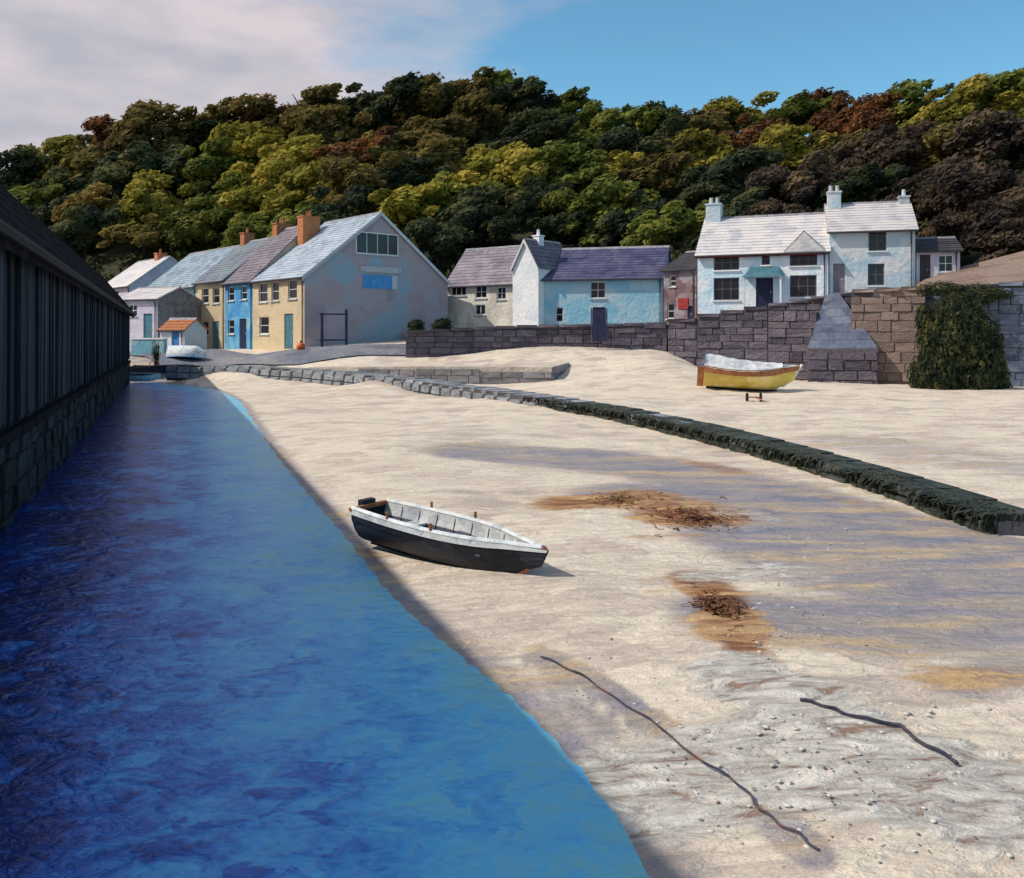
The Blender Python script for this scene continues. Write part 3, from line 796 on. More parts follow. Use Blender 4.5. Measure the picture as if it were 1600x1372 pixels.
far = House('cottage', 'small cottage with whitish roof peeping over the dark shed roof', row(44), row(35), 2.2, 8, 8.2, 11.2, 'render_lavender', 'render_lavender', 'slate_pale')
far.window('front', 150, 452, 160, 470, 1, 2); far.window('front', 175, 454, 185, 470, 1, 2)
far.finish(); far.chimney(6.5, 4, .8, 1, .6, 'brick_orange', 1)

# small lavender outbuilding in front of the terrace's far end
pL, pR = W(184, 520, 75), W(246, 520, 73)
out = House('outbuilding', 'small lavender-white outbuilding at the corner of the dark shed', pL, pR, 1.6, 4.5, 6.1, 7.1, 'render_lavender', 'stone_grey', 'slate_pale', over=.2)
out.window('front', 200, 476, 214, 494, 2, 2); out.door('front', 224, 490, 238, 540, 'teal_paint')
out.finish()
porch = House('shed_hut', 'low white hut with reddish roof below the aqua house', W(250, 530, 70.5), W(288, 530, 69.5), 1.6, 2.4, 3.6, 4.4, 'render_white', 'render_white', 'brick_orange', cat='hut', over=.15)
porch.door('front', 268, 500, 280, 540, 'blue_paint'); porch.finish()

# --- cottage with the white gable
pA, pB = Vector((-5.3, 74.2, 0)), Vector((.30, 70.2, 0))
cot = House('cottage', 'low cream cottage with mauve roof right of the big gable', pA, pB, 3.4, 5.4, 7.35, 10.3, 'render_lime', 'render_white', 'slate_purple', verge='white_paint')
cot.window('front', 704, 446, 728, 462, 3, 1); cot.window('front', 742, 446, 760, 466, 2, 2); cot.window('front', 776, 448, 790, 468, 2, 2)
cot.window('front', 742, 476, 758, 492, 2, 1)
cot.finish()

uw_ = Vector((-.64, -.768, 0)); nw_ = Vector((-.954, .30, 0))
g1 = W(801, 470, 69.6); g1.z = 0
wing = House('white_gable_wing', 'bright white gabled wing between the mauve-roofed cottage and the sky-blue house', g1-uw_*4.2, g1, 3.6, 2.5, 8.3, 10.4, 'render_white', 'render_white', 'slate_purple', over=.1, verge='white_paint')
wing.finish(); wing.chimney(2.6, 1.25, .6, .6, .5, 'render_white', 1, 'render_white')

# --- long sky-blue house
lb = House('long_house', 'long low sky-blue house with dark purple-navy roof', W(842, 508, 68.6), W(1036, 505, 66.2), 3.2, 7, 7.45, 9.9, 'render_sky', 'render_sky', 'slate_navy')
lb.window('front', 922, 440, 946, 466, 2, 2); 
lb.window('front', 868, 480, 880, 503, 1, 2, sill=None); lb.door('front', 926, 480, 946, 515, 'navy_paint')
lb.finish()
rb = House('red_house', 'small dull red house squeezed between the sky-blue and white houses', W(1037, 505, 65.8), W(1088, 497, 63.8), 3.6, 6, 7.9, 9.3, 'render_red', 'render_red', 'slate_dark')
rb.window('front', 1042, 474, 1053, 498, 1, 2); rb.window('front', 1046, 430, 1056, 448, 1, 2); rb.door('front', 1074, 478, 1083, 505, 'navy_paint')
rb.finish()
a0, c0, a1, c1 = rb.rect('front', 1060, 466, 1076, 483)
MB().box(rb.P(a0, -.005, c0), rb.u*(a1-a0), rb.n*.06, Vector((0, 0, c1-c0))).build('sign_board', MAT['red_paint'], rb.root)

# --- white inn
inn = House('white_inn', 'long white two-storey building with blue porch canopy and pale grey roof', W(1090, 492, 60.5), W(1294, 464, 57.4), 3.9, 7, 8.55, 11.25, 'render_pub', 'render_pub', 'slate_pale', cat='building')
inn.window('front', 1115, 398, 1155, 422, 3, 2, frame='dark_frame', sill='white_paint'); inn.window('front', 1190, 396, 1203, 414, 1, 2, frame='dark_frame', sill='white_paint'); inn.window('front', 1234, 391, 1277, 415, 3, 2, frame='dark_frame', sill='white_paint')
inn.window('front', 1115, 434, 1155, 469, 3, 2, frame='dark_frame', sill='white_paint'); inn.window('front', 1234, 430, 1276, 464, 3, 2, frame='dark_frame', sill='white_paint')
inn.door('front', 1181, 434, 1208, 480, 'navy_paint')
inn.finish(); inn.chimney(.5, 3.5, 1.0, 1.0, 1.1, 'render_pub', 2, 'grey_paint')
a0, c0, a1, c1 = inn.rect('front', 1163, 418, 1226, 434)
m = MB()
P = inn.P
pts0 = [P(a0, 0-.002, c0+.12), P(a1, -.002, c0+.12), P(a1-.35, -.002, c1+.05), P(a0+.35, -.002, c1+.05)]
pts1 = [P(a0-.05, -1.15, c0), P(a1+.05, -1.15, c0), P(a1-.3, -.9, c0+.28), P(a0+.3, -.9, c0+.28)]
m.poly(pts1); m.quad(pts0[3], pts1[3], pts1[2], pts0[2]); m.quad(pts0[0], pts1[0], pts1[3], pts0[3]); m.quad(pts1[1], pts0[1], pts0[2], pts1[2]); m.quad(pts1[0], pts0[0], pts0[1], pts1[1])
can = m.build('porch_canopy', MAT['teal_paint'], inn.root)
for a in (a0+.15, a1-.15):
    MB().box(P(a-.05, -1.05, -.2), inn.u*.1, -inn.n*.1, Vector((0, 0, c0+.2))).build('porch_post', MAT['white_paint'], inn.root)
# red-brown eaves board
MB().box(P(-.1, -.275, inn.H-.34), inn.u*(inn.w+.2), -inn.n*.03, Vector((0, 0, .14))).build('eaves_board', MAT['red_paint'], inn.root)
# half-dormer gable over the right-hand windows
da, dw = inn.on('front', 1257, 380)[0], 1.25
m = MB()
zt = inn.H+1.15; bb = (1.15)/((inn.R-inn.H)/(inn.d/2))
m.poly([P(da-dw, -.34, inn.H-.12), P(da+dw, -.34, inn.H-.12), P(da, -.34, zt)])
m.poly([P(da-dw, -.36, inn.H-.10), P(da, -.36, zt+.06), P(da, bb+.15, zt+.06), P(da-dw-.02, .12, inn.H+.1)])
m.poly([P(da, -.36, zt+.06), P(da+dw, -.36, inn.H-.10), P(da+dw+.02, .12, inn.H+.1), P(da, bb+.15, zt+.06)])
m.build('dormer', MAT['slate_pale'], inn.root)

wh = House('white_house', 'taller white house at the top of the road with two chimneys', W(1296, 463, 57.6), W(1430, 447, 56.2), 4.8, 6.5, 9.75, 11.8, 'render_pub', 'render_white', 'slate_pale')
wh.window('front', 1357, 362, 1385, 392, 2, 2, frame='dark_frame', sill='white_paint'); wh.window('front', 1356, 412, 1382, 446, 2, 2, frame='dark_frame', sill='white_paint'); wh.door('front', 1302, 412, 1320, 462, 'slate_purple')
wh.finish(); wh.chimney(.45, 3.25, .8, 1.3, .9, 'render_pub', 2, 'grey_paint'); wh.chimney(4.75, 3.25, .6, .8, .45, 'grey_paint', 1, 'render_pub')
lean = House('lean_to', 'low white lean-to with dark roof against the taller white house', W(1432, 447, 56.6), W(1500, 436, 56.0), 5.2, 4, 8.4, 9.3, 'render_lavender', 'render_lavender', 'slate_dark', cat='outbuilding', over=.2)
lean.door('front', 1437, 398, 1454, 446, 'slate_dark'); lean.window('front', 1466, 398, 1490, 425, 2, 2); lean.finish()

# ------------------------------------------------------------------ dark boat shed above the blue painted shadow
dW = Vector((-.3525, .9358, 0)); nW = Vector((.9358, .3525, 0))          # along and outwards
S0 = Vector((-8.2, 14.6, 0))
S = lambda t, off, z: S0+dW*t+nW*off+Vector((0, 0, z))
T0, T1 = -14.0, 48.6
shed = empty('boat_shed', S(T0, 0, 0), 'long dark boat shed rising straight from the blue painted shadow', 'shed')
EZ, RZ, SDP = 4.72, 7.1, 1.8
m = MB()
m.box(S(T0, -2*SDP, -2.2), dW*(T1-T0), nW*(2*SDP), Vector((0, 0, EZ+2.2)))
m.poly([S(T1, 0, EZ), S(T1, -2*SDP, EZ), S(T1, -SDP, RZ)]); m.poly([S(T0, 0, EZ), S(T0, -SDP, RZ), S(T0, -2*SDP, EZ)])
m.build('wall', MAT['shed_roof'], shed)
# roof: long sheets in strips
sl = (RZ-EZ)/SDP
m = MB()
for sg in (0, 1):
    for i in range(7):
        for j in range(26):
            t0, t1 = T0-.3+(T1-T0+.7)*j/26, T0-.3+(T1-T0+.7)*(j+1)/26
            f0, f1 = i/7, (i+1.12)/7
            q = lambda t_, f, l: S(t_, (.35-(SDP+.35)*f) if not sg else (-2*SDP-.35+(SDP+.35)*f), EZ-.35*sl+(SDP+.35)*sl*f+l)
            jz = random.uniform(0, .03)
            m.quad(q(t0, f0, .14+jz), q(t1, f0, .14+jz), q(t1, min(f1, 1), .09), q(t0, min(f1, 1), .09))
            m.quad(q(t0, f0, .0), q(t1, f0, .0), q(t1, f0, .14+jz), q(t0, f0, .14+jz))
m.build('roof', MAT['shed_roof'], shed)
MB().tube([S(T0, .42, EZ-.25), S(T1+.2, .42, EZ-.25)], .09, 6).build('gutter', MAT['rubber'], shed)
MB().box(S(T1+.36, .36, EZ-.35), dW*.05, S(0, -SDP-.36, RZ-EZ+.3)-S(0, 0, 0), Vector((0, 0, .25))).build('bargeboard', MAT['rubber'], shed)
# upright planks under the eaves, stones below
ZP = 1.5
pm = None; t_ = -7.0; k = 0
base_plank = MB().box((0, 0, 0), Vector((1, 0, 0)), Vector((0, 1, 0)), Vector((0, 0, 1)))
def unit_box(name, mat, bevel=.0):
    """shared 1 m block with softened uneven edges, pivot at centre of the back face"""
    v = []; e = bevel
    for (x, y, z) in ((-.5, 0, -.5), (.5, 0, -.5), (.5, 0, .5), (-.5, 0, .5)):
        v.append((x, y, z))
    for (x, y, z) in ((-.5, 1, -.5), (.5, 1, -.5), (.5, 1, .5), (-.5, 1, .5)):
        v.append((x*(1-2*e)+random.uniform(-e, e)*.5, y+random.uniform(-.25, .2), z*(1-2*e)+random.uniform(-e, e)*.5))
    me = bpy.data.meshes.new(name)
    me.from_pydata(v, [], [(4, 5, 6, 7), (0, 1, 5, 4), (1, 2, 6, 5), (2, 3, 7, 6), (3, 0, 4, 7)])
    me.materials.append(mat); me.update(); return me
def put(name, me, parent, centre, along, out, w, h, d):
    """place a shared block: x along the wall, y out of it, z up"""
    from mathutils import Matrix
    o = bpy.data.objects.new(name, me)
    up = along.cross(out)*-1 if along.cross(out).z < 0 else along.cross(out)
    R = Matrix((along, out, Vector((0, 0, 1)))).transposed().to_4x4()
    o.parent = parent
    o.matrix_local = Matrix.Translation(centre-org_of(parent)) @ R @ Matrix.Diagonal((w, d, h, 1))
    COL.objects.link(o); return o
plank_me = [unit_box('plank', MAT['shed_plank'], .03) for _ in range(4)]
t_ = -4.0
while t_ < T1-.1:
    w_ = random.choice((.18, .26, .34, .42, .58))*random.uniform(.85, 1.15)
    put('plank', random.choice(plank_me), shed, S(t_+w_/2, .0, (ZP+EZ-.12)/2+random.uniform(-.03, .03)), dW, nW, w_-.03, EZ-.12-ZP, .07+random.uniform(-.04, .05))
    t_ += w_
MB().box(S(T0, 0, ZP-.16), dW*(T1-T0), nW*.16, Vector((0, 0, .14))).build('timber_rail', MAT['shed_roof'], shed)
stone_me = [unit_box('stone', MAT['shed_stone'], .07) for _ in range(6)]
z_ = -.3; r_ = 0; cnt = 0
rows_ = []
while z_ < ZP-.2:
    h_ = min(random.uniform(.38, .55), ZP-.18-z_); rows_.append((z_, h_)); z_ += h_
far_st = MB()
for (z_, h_) in rows_:
    t_ = -3.0-random.random()
    while t_ < T1:
        w_ = random.uniform(.7, 1.5)
        w_ = min(w_, T1-t_)
        if w_ < .1: break
        if t_ < 30:
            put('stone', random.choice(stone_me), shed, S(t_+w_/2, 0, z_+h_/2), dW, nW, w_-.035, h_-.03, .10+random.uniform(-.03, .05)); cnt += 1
        else:
            far_st.box(S(t_+.02, 0, z_+.015), dW*(w_-.04), nW*random.uniform(.07, .13), Vector((0, 0, h_-.03)))
        t_ += w_
fs = far_st.build('stonework', MAT['shed_stone'], shed); fs["kind"] = "stuff"

# ------------------------------------------------------------------ stone walls of the village
def stone_wall(name, label, tops, base_fn, mat, thick=1.2, bw=.9, bh=.45, cap=True, cat='wall', depth=.055, alt=None, altp=0, core_mat='mortar'):
    """tops: world points along the top edge, left to right as seen from the beach"""
    root = empty(name, (tops[0].x, tops[0].y, base_fn(tops[0])), label, cat)
    core = MB(); mes = [unit_box('stone', MAT[mat], .035) for _ in range(5)]
    mes2 = [unit_box('stone', MAT[alt], .08) for _ in range(2)] if alt else mes
    n_ = 0
    for a, b in zip(tops[:-1], tops[1:]):
        al = Vector((b.x-a.x, b.y-a.y, 0)); L_ = al.length; al.normalize(); nn = Vector((al.y, -al.x, 0))
        za, zb_ = base_fn(a), base_fn(b)
        A = [Vector((a.x, a.y, za)), Vector((b.x, b.y, zb_)), b, a]
        B = [v-nn*thick for v in A]
        core.poly(A); core.poly([A[3], A[2], B[2], B[3]]); core.poly([B[1], B[0], B[3], B[2]]); core.poly([A[1], B[1], B[2], A[2]]); core.poly([B[0], A[0], A[3], B[3]])
        zlo = min(za, zb_)
        row_, z_ = 0, zlo
        zmax = max(a.z, b.z)
        while z_ < zmax:
            h_ = bh*random.uniform(.65, 1.25); s_ = -random.random()*bw*.5
            while s_ < L_:
                w_ = bw*random.uniform(.6, 1.4)
                s0, s1 = max(0, s_), min(L_, s_+w_)
                s_ += w_
                if s1-s0 < .15: continue
                f = (s0+s1)/2/L_
                top = a.z+(b.z-a.z)*f; bot = za+(zb_-za)*f
                if z_+h_*.6 > top or z_+h_ < bot: continue
                hh = min(h_, top-z_)
                c = Vector((a.x, a.y, 0))+al*(s0+s1)/2; c.z = z_+hh/2
                put('stone', random.choice(mes2 if random.random() < altp else mes), root, c, al, nn, s1-s0-.01, hh-.008, depth+random.uniform(-.035, .05)); n_ += 1
            z_ += h_
        if cap:
            k = max(1, int(L_/1.1)); cm = unit_box('coping_stone', MAT[mat], .03)
            for i in range(k):
                f0, f1 = i/k, (i+1)/k
                p = a.lerp(b, (f0+f1)/2)
                put('coping_stone', cm, root, Vector((p.x, p.y, p.z+.02))-nn*.3, al, nn, L_/k-.03, .2, .48)
    core.build('core', MAT[core_mat], root)
    return root, n_

low_tops = [W(634,520,57.4), W(740,514,57.7), W(840,510,57.8), W(940,509,57.2), W(1042,506,56.6)]
_, n1 = stone_wall('sea_wall', 'low purple stone sea wall in front of the sky-blue house', low_tops, lambda p: ter(p.x, p.y)-.5, 'stone_purple', 1.0, 1.0, .45)
hi_tops = [W(1044,506,56.5), W(1090,496,55.2), W(1200,479,53.2), W(1334,458,51)]
_, n2 = stone_wall('retaining_wall', 'tall mauve stone retaining wall below the white houses', hi_tops, lambda p: ter(p.x, p.y)-.4, 'stone_purple', 1.5, 1.15, .52)
pk_tops = [W(1330,456,49.6), W(1446,450,48.2)]
_, n3 = stone_wall('bastion_wall', 'pinkish stone wall section beside the dark ivy mound', pk_tops, lambda p: ter(p.x, p.y)-.4, 'stone_pink', 2.4, 1.0, .5)
rt_tops = [W(1440,456,49.0), W(1560,446,47.0), W(1760,430,45)]
_, n4 = stone_wall('ramp_wall', 'blue-grey wall at the right edge beside the ivy mound', rt_tops, lambda p: ter(p.x, p.y)-.4, 'concrete_blue', 1.5, 1.3, .6)
qy_tops = [W(480,574,54.5), W(560,574,52), W(650,573,50.5), W(750,573,50), W(862,574,49.2), W(890,566,53)]
_, n5 = stone_wall('low_quay', 'low grey stone quay at the head of the beach', qy_tops, lambda p: ter(p.x, p.y)-.5, 'stone_grey', 3.5, 1.0, .48, alt='stone_brick', altp=.0, cat='quay', core_mat='dry_sand', cap=False)
# stepped buttress against the retaining wall
bA = W(1262, 545, 49.6); bB = W(1372, 545, 48.4); bT = W(1310, 458, 51.2); bT0 = W(1290, 462, 51.4)
zb_ = ter(bA.x, bA.y)-.3
br = empty('buttress', (bA.x, bA.y, zb_), 'sloping blue-topped stone buttress against the tall retaining wall', 'buttress')
f = lambda v, z: Vector((v.x, v.y, z))
m = MB(); m.poly([f(bA, zb_), f(bB, zb_), bB, bA]); m.poly([bA, bT0, Vector((bT0.x, bT0.y, zb_)), f(bA, zb_)]); m.poly([bB, f(bB, zb_), Vector((bT.x, bT.y, zb_)), bT])
m.build('core', MAT['mortar'], br)
bme = [unit_box('stone', MAT['stone_purple'], .08) for _ in range(4)]
for (A_, B_) in ((bA, bB), (bT0, bA)):
    al = Vector((B_.x-A_.x, B_.y-A_.y, 0)); L_ = al.length; al.normalize(); nn = Vector((al.y, -al.x, 0)); z_ = zb_
    while z_ < max(A_.z, B_.z):
        h_ = random.uniform(.35, .6); s_ = 0
        while s_ < L_-.2:
            w_ = min(random.uniform(.6, 1.4), L_-s_); fm = (s_+w_/2)/L_
            if z_+h_*.7 < A_.z+(B_.z-A_.z)*fm:
                hh = min(h_, A_.z+(B_.z-A_.z)*fm-z_)
                c = Vector((A_.x, A_.y, z_+hh/2))+al*(s_+w_/2); put('stone', random.choice(bme), br, c, al, nn, w_-.02, hh-.02, random.uniform(.03, .10))
            s_ += w_
        z_ += h_
m = MB(); up = Vector((0, 0, .06)); k = 7
for i in range(k):
    f0, f1 = i/k, (i+.94)/k
    q = [bA.lerp(bT0, f0), bB.lerp(bT, f0), bB.lerp(bT, f1), bA.lerp(bT0, f1)]
    sm = MB(); sm.poly([p+up for p in q]); sm.poly([q[0], q[1], q[1]+up, q[0]+up]); sm.poly([q[1], q[2], q[2]+up, q[1]+up]); sm.poly([q[3], q[0], q[0]+up, q[3]+up])
    sm.build('capping_slab', MAT['concrete_blue'], br)

# road and terraces behind the walls
def strip(name, fronts, backs, mat, label, drop=.0, sub=6):
    V, F = [], []
    k = len(fronts)
    for i in range(k):
        for j in range(sub+1):
            p = fronts[i].lerp(backs[i], j/sub); V.append((p.x, p.y, p.z-drop))
    for i in range(k-1):
        for j in range(sub):
            F.append((i*(sub+1)+j, (i+1)*(sub+1)+j, (i+1)*(sub+1)+j+1, i*(sub+1)+j+1))
    return tag(mk(name, V, F, mat), label, kind='structure')
fr = [p+Vector((0, .3, -.06)) for p in low_tops+hi_tops[1:]]+[W(1446,450,49.5)]
bk = [Vector((p.x*1.5, p.y+42, p.z+.6)) for p in fr]
strip('village_road', fr, bk, MAT['asphalt'], 'village road climbing past the houses')
MAT['bank'] = M('bank', [(.20,.13,.10),(.30,.21,.17),(.26,.22,.17)], .5, .95, .6)
b0 = [W(1420,452,49.4), W(1500,450,48.4), W(1600,441,47.2), W(1800,424,45.5)]
b1 = [W(1446,436,56.5), W(1510,415,57.5), W(1600,392,59), W(1800,350,61)]
strip('bank', b0, b1, MAT['bank'], 'pinkish earth bank above the walls')

def ribbon(name, pts, widths, mat, label, lift=.05):
    V, F = [], []; sub = 6; P_ = []
    for i in range(len(pts)-1):
        for j in range(8): P_.append((Vector(pts[i]).lerp(Vector(pts[i+1]), j/8), widths[i]+(widths[i+1]-widths[i])*j/8))
    P_.append((Vector(pts[-1]), widths[-1]))
    for i, (p, w_) in enumerate(P_):
        t = (P_[min(i+1, len(P_)-1)][0]-P_[max(i-1, 0)][0]); t.z = 0; t.normalize(); n = Vector((t.y, -t.x, 0))
        for j in range(sub+1):
            q = p+n*(j/sub-.5)*w_; V.append((q.x, q.y, ter(q.x, q.y)+lift))
    for i in range(len(P_)-1):
        for j in range(sub): F.append((i*(sub+1)+j, (i+1)*(sub+1)+j, (i+1)*(sub+1)+j+1, i*(sub+1)+j+1))
    return tag(mk(name, V, F, mat, smooth=True), label, kind='structure')
ribbon('quay_road', [(-34, 82, 0), (-27, 70, 0), (-20, 62.5, 0), (-13, 59.5, 0), (-5, 60.5, 0), (3, 63, 0)], [5, 5.5, 6, 5.5, 5, 5], MAT['asphalt'], 'blue-grey quay road in front of the terrace', .09)

# ------------------------------------------------------------------ weedy stone jetty running down the beach
jr = empty('jetty', (JETW[0].x, JETW[0].y, ter(JETW[0].x, JETW[0].y)), 'long low weed-covered stone jetty slanting down across the beach', 'jetty')
JP = []
for i in range(len(JETW)-1):
    for j in range(10):
        t = j/10
        p0, p1, p2, p3 = JETW[max(i-1, 0)], JETW[i], JETW[i+1], JETW[min(i+2, len(JETW)-1)]
        JP.append(.5*((2*p1)+(p2-p0)*t+(2*p0-5*p1+4*p2-p3)*t*t+(3*p1-p0-3*p2+p3)*t**3))
JP.append(JETW[-1])
# resample to about 1.05 m
seg = [0]
for a, b in zip(JP[:-1], JP[1:]): seg.append(seg[-1]+(b-a).length)
LT = seg[-1]; NB = int(LT/1.05)
def jp(s_):
    s_ = min(max(s_, 0), LT-1e-4); i = max(k for k in range(len(seg)-1) if seg[k] <= s_)
    return JP[i].lerp(JP[i+1], (s_-seg[i])/(seg[i+1]-seg[i]))
slab_me = [unit_box('top_slab', MAT['stone_top'], .03) for _ in range(3)]+[unit_box('top_slab', MAT['stone_weed'], .04) for _ in range(3)]
side_me = [unit_box('side_stone', MAT['stone_weed'], .08) for _ in range(4)]
side_top = [unit_box('side_stone', MAT['stone_top'], .06) for _ in range(3)]
core = MB()
for i in range(NB):
    a, b = jp(LT*i/NB), jp(LT*(i+1)/NB)
    al = (b-a); ll = al.length; al.z = 0; al.normalize(); nn = Vector((-al.y, al.x, 0))
    if nn.x > 0: nn = -nn                      # towards the shed and the camera
    w_ = 1.2 if i < NB*.6 else 1.2-.5*(i/NB-.6)/.4
    c = (a+b)/2
    H_ = .9
    fr_ = i/NB
    for k2 in range(2):                          # two slabs across
        me = random.choice(slab_me[:3] if (fr_ < .64 or (fr_ < .8 and random.random() < .25)) else slab_me[3:])
        cc = c+nn*(w_*(.5 if k2 else 0)-w_/2+w_*.0)
        cz = c.z-.08+random.uniform(-.012, .012)
        if fr_ < .5: cz -= .06
        put('top_slab', me, jr, Vector((cc.x, cc.y, cz)), al, nn, ll-.008, .18+random.uniform(0, .02), w_*.5-.008)
    zt = c.z-.17
    for k2 in range(2):
        cc = c+nn*(w_/2-.06)
        put('side_stone', random.choice(side_me if fr_ > .6 else side_top), jr, Vector((cc.x, cc.y, zt-.19-.38*k2)), al, nn, ll*random.uniform(.9, 1)-.03, .36, .14+.10*k2+random.uniform(-.03, .06))
    core.box(Vector((a.x, a.y, c.z-1.1))-nn*(w_/2-.05), al*ll, nn*(w_-.12), Vector((0, 0, 1.0)))
core.build('core', MAT['mortar'], jr)
# bladder weed hanging over the lower half of its side
wv_, wf_ = [], []
for i in range(5200):
    f_ = .60+.40*random.random()**.8; s_ = f_*LT; p = jp(s_); t_ = jp(s_+.3)-jp(s_-.3); t_.z = 0; t_.normalize(); nn = Vector((-t_.y, t_.x, 0))
    if nn.x > 0: nn = -nn
    w_ = (1.2 if f_ < .6 else 1.2-.5*(f_-.6)/.4)*.5
    if vnoise(np.array([s_*.9]), np.array([3.]), 8)[0] < random.random()*.8: continue
    q_ = p+nn*(w_+random.uniform(-.5, .12)); q_.z = p.z+.03
    L_ = random.uniform(.10, .30); dn = nn*random.uniform(.1, .5)+Vector((0, 0, -1 if random.random() < .7 else -.1))+t_*random.uniform(-.5, .5); dn.normalize(); sd_ = t_*random.uniform(.01, .03)
    k0 = len(wv_); wv_ += [q_-sd_, q_+sd_, q_+dn*L_*.5+nn*.07+sd_*1.4, q_+dn*L_+nn*.05, q_+dn*L_*.5+nn*.07-sd_*1.4]; wf_.append((k0, k0+1, k0+2, k0+3, k0+4))
ws = mk('hanging_weed', wv_, wf_, MAT['weed_dark'], jr); ws["kind"] = "stuff"

# ------------------------------------------------------------------ boats
def hull(L_, beam, depth, bow_rake=.25, sheer=.18, tran=.72, ns=18, nk=9, thick=.035):
    """half-section table of a small clinker boat, x from transom 0 to stem L_; returns outer and inner rings"""
    out, inn_ = [], []
    for i in range(ns+1):
        t = i/ns
        bw = beam/2*(tran+(1-tran)*math.sin(min(1, t/.45)*math.pi/2)) if t < .45 else beam/2*max(.02, (1-((t-.45)/.55)**2.3))
        sh = depth*(1+sheer*((t-.4)/.6)**2 if t > .4 else 1+sheer*.5*((.4-t)/.4)**2)
        kl = depth*.02+(depth*.55*max(0, (t-.72)/.28)**2.2)
        x = t*L_+bow_rake*max(0, (t-.75)/.25)**2*0
        ro, ri = [], []
        for j in range(-nk, nk+1):
            a = abs(j)/nk
            y = bw*math.sin(a*math.pi/2)**.75
            z = kl+(sh-kl)*(1-math.cos(a*math.pi/2))**.82
            step = .012*((a*5) % 1)                     # overlapping strakes
            xx = x+(bow_rake*(z/ sh) if t > .9 else 0)*((t-.9)/.1 if t > .9 else 0)
            sg = 1 if j > 0 else -1
            ro.append(Vector((xx, sg*(y+step) if j else 0, z)))
            ri.append(Vector((min(xx, L_*.97+bow_rake*.6), sg*max(0, y-thick) if j else 0, z+(thick if a < .95 else 0))))
        out.append(ro); inn_.append(ri)
    return out, inn_
def surf(rings, flip=False, close_first=False, lo=None, hi=None):
    m = MB(); k = len(rings[0]); lo = lo or 0; hi = hi or k-1
    for r in rings: m.v += r[lo:hi+1]
    kk = hi-lo+1
    for i in range(len(rings)-1):
        for j in range(kk-1):
            q = (i*kk+j, i*kk+j+1, (i+1)*kk+j+1, (i+1)*kk+j)
            m.f.append(q[::-1] if flip else q)
    if close_first: m.f.append(tuple(range(kk)))
    return m
def boat(name, label, loc, rz, heel, L_, beam, depth, hull_mat, rail_mat, in_mat, cat='boat', band=None, trim=0, **kw):
    root = empty(name, loc, label, cat)
    root.rotation_euler = (heel, trim, rz)
    def add(nm, m, mat, smooth=False):
        me = bpy.data.meshes.new(nm); me.from_pydata([tuple(v) for v in m.v], [], m.f); me.materials.append(MAT[mat])
        if smooth: me.polygons.foreach_set("use_smooth", [True]*len(me.polygons))
        me.update(); o = bpy.data.objects.new(nm, me); o.parent = root; COL.objects.link(o); return o
    out, inn_ = hull(L_, beam, depth, **kw)
    nk = len(out[0])//2
    add('hull', surf(out, close_first=True), hull_mat)
    add('inner_lining', surf(inn_, flip=True, close_first=True), in_mat)
    rail = {}
    for sg in (0, 2*nk):
        m = MB(); pts = [(out[i][sg]+inn_[i][sg])/2+Vector((0, 0, .012)) for i in range(len(out))]
        m.tube(pts, .034, 6); add('gunwale', m, rail_mat)
    if band:
        for sg in (-1, 1):
            lo, hi = (0, 2) if sg < 0 else (2*nk-2, 2*nk)
            rr = [[v+Vector((0, (-.014 if v.y < 0 else .014), 0)) for v in r] for r in out]
            add('sheer_strake', surf(rr, lo=lo, hi=hi), band)
    return root, add, out, inn_

# black dinghy stranded on the sand
ps, pbw = G(552, 862), G(806, 908)
dv = pbw-ps; dv.z = 0; Ld = dv.length
zd = (ter(ps.x, ps.y)+ter(pbw.x, pbw.y))/2
rzd = math.atan2(dv.y, dv.x)
perp = Vector((-dv.y, dv.x, 0)).normalized()
bl = Vector((ps.x, ps.y, 0))+perp*.30; bl.z = zd+.05
dinghy, add, do, di = boat('dinghy', 'small black rowing dinghy with white gunwales stranded on the sand', bl, rzd, math.radians(2), Ld, .84, .50,
     'black_hull', 'boat_white', 'boat_inside', trim=math.radians(2.5), tran=.8, sheer=.02)
nk = len(do[0])//2
# white painted top strake inside on the far side and outside on the near side
add('inner_strake', surf([[v+Vector((0, -.008, .004)) for v in r] for r in di], flip=True, lo=2*nk-3, hi=2*nk), 'boat_white')
add('rubbing_strake', surf([[v+Vector((0, -.012, 0)) for v in r] for r in do], lo=0, hi=1), 'boat_white')
for fx in (.24, .52, .76):
    i = int(fx*18); hw = di[i][2*nk].y*.93
    add('thwart', MB().box((fx*Ld-.11, -hw, .31), (.22, 0, 0), (0, 2*hw, 0), (0, 0, .03)), 'boat_inside' if fx > .3 else 'boat_white')
for i in range(2, 17, 2):
    m = MB(); pts = [di[i][j]+Vector((0, 0, .008)) for j in range(1, 2*nk, 2)]
    m.tube(pts, .013, 5); add('rib', m, 'boat_inside')
hw = do[0][2*nk].y
add('transom_cap', MB().box((-.03, -hw-.02, .46*1.03), (.06, 0, 0), (0, 2*hw+.04, 0), (0, 0, .05)), 'boat_rust')
add('keel', MB().box((.05, -.025, -.04), (Ld*.84, 0, 0), (0, .05, 0), (0, 0, .07)), 'black_hull')
i = 18
add('stem_post', MB().tube([Vector((Ld*.93, 0, .12)), Vector((Ld+.03, 0, .30)), Vector((Ld+.20, 0, .53))], [.035, .035, .03], 6), 'boat_rust')
for fx in (.30, .58):
    for sg in (-1, 1):
        j = 0 if sg < 0 else 2*nk
        v = do[int(fx*18)][j]; add('rowlock', MB().tube([v+Vector((0, 0, .03)), v+Vector((0, 0, .12))], .02, 6), 'boat_rust')
add('outboard_bracket', MB().box((-.12, -.12, .22), (.10, 0, 0), (0, .24, 0), (0, 0, .36)), 'black_hull')

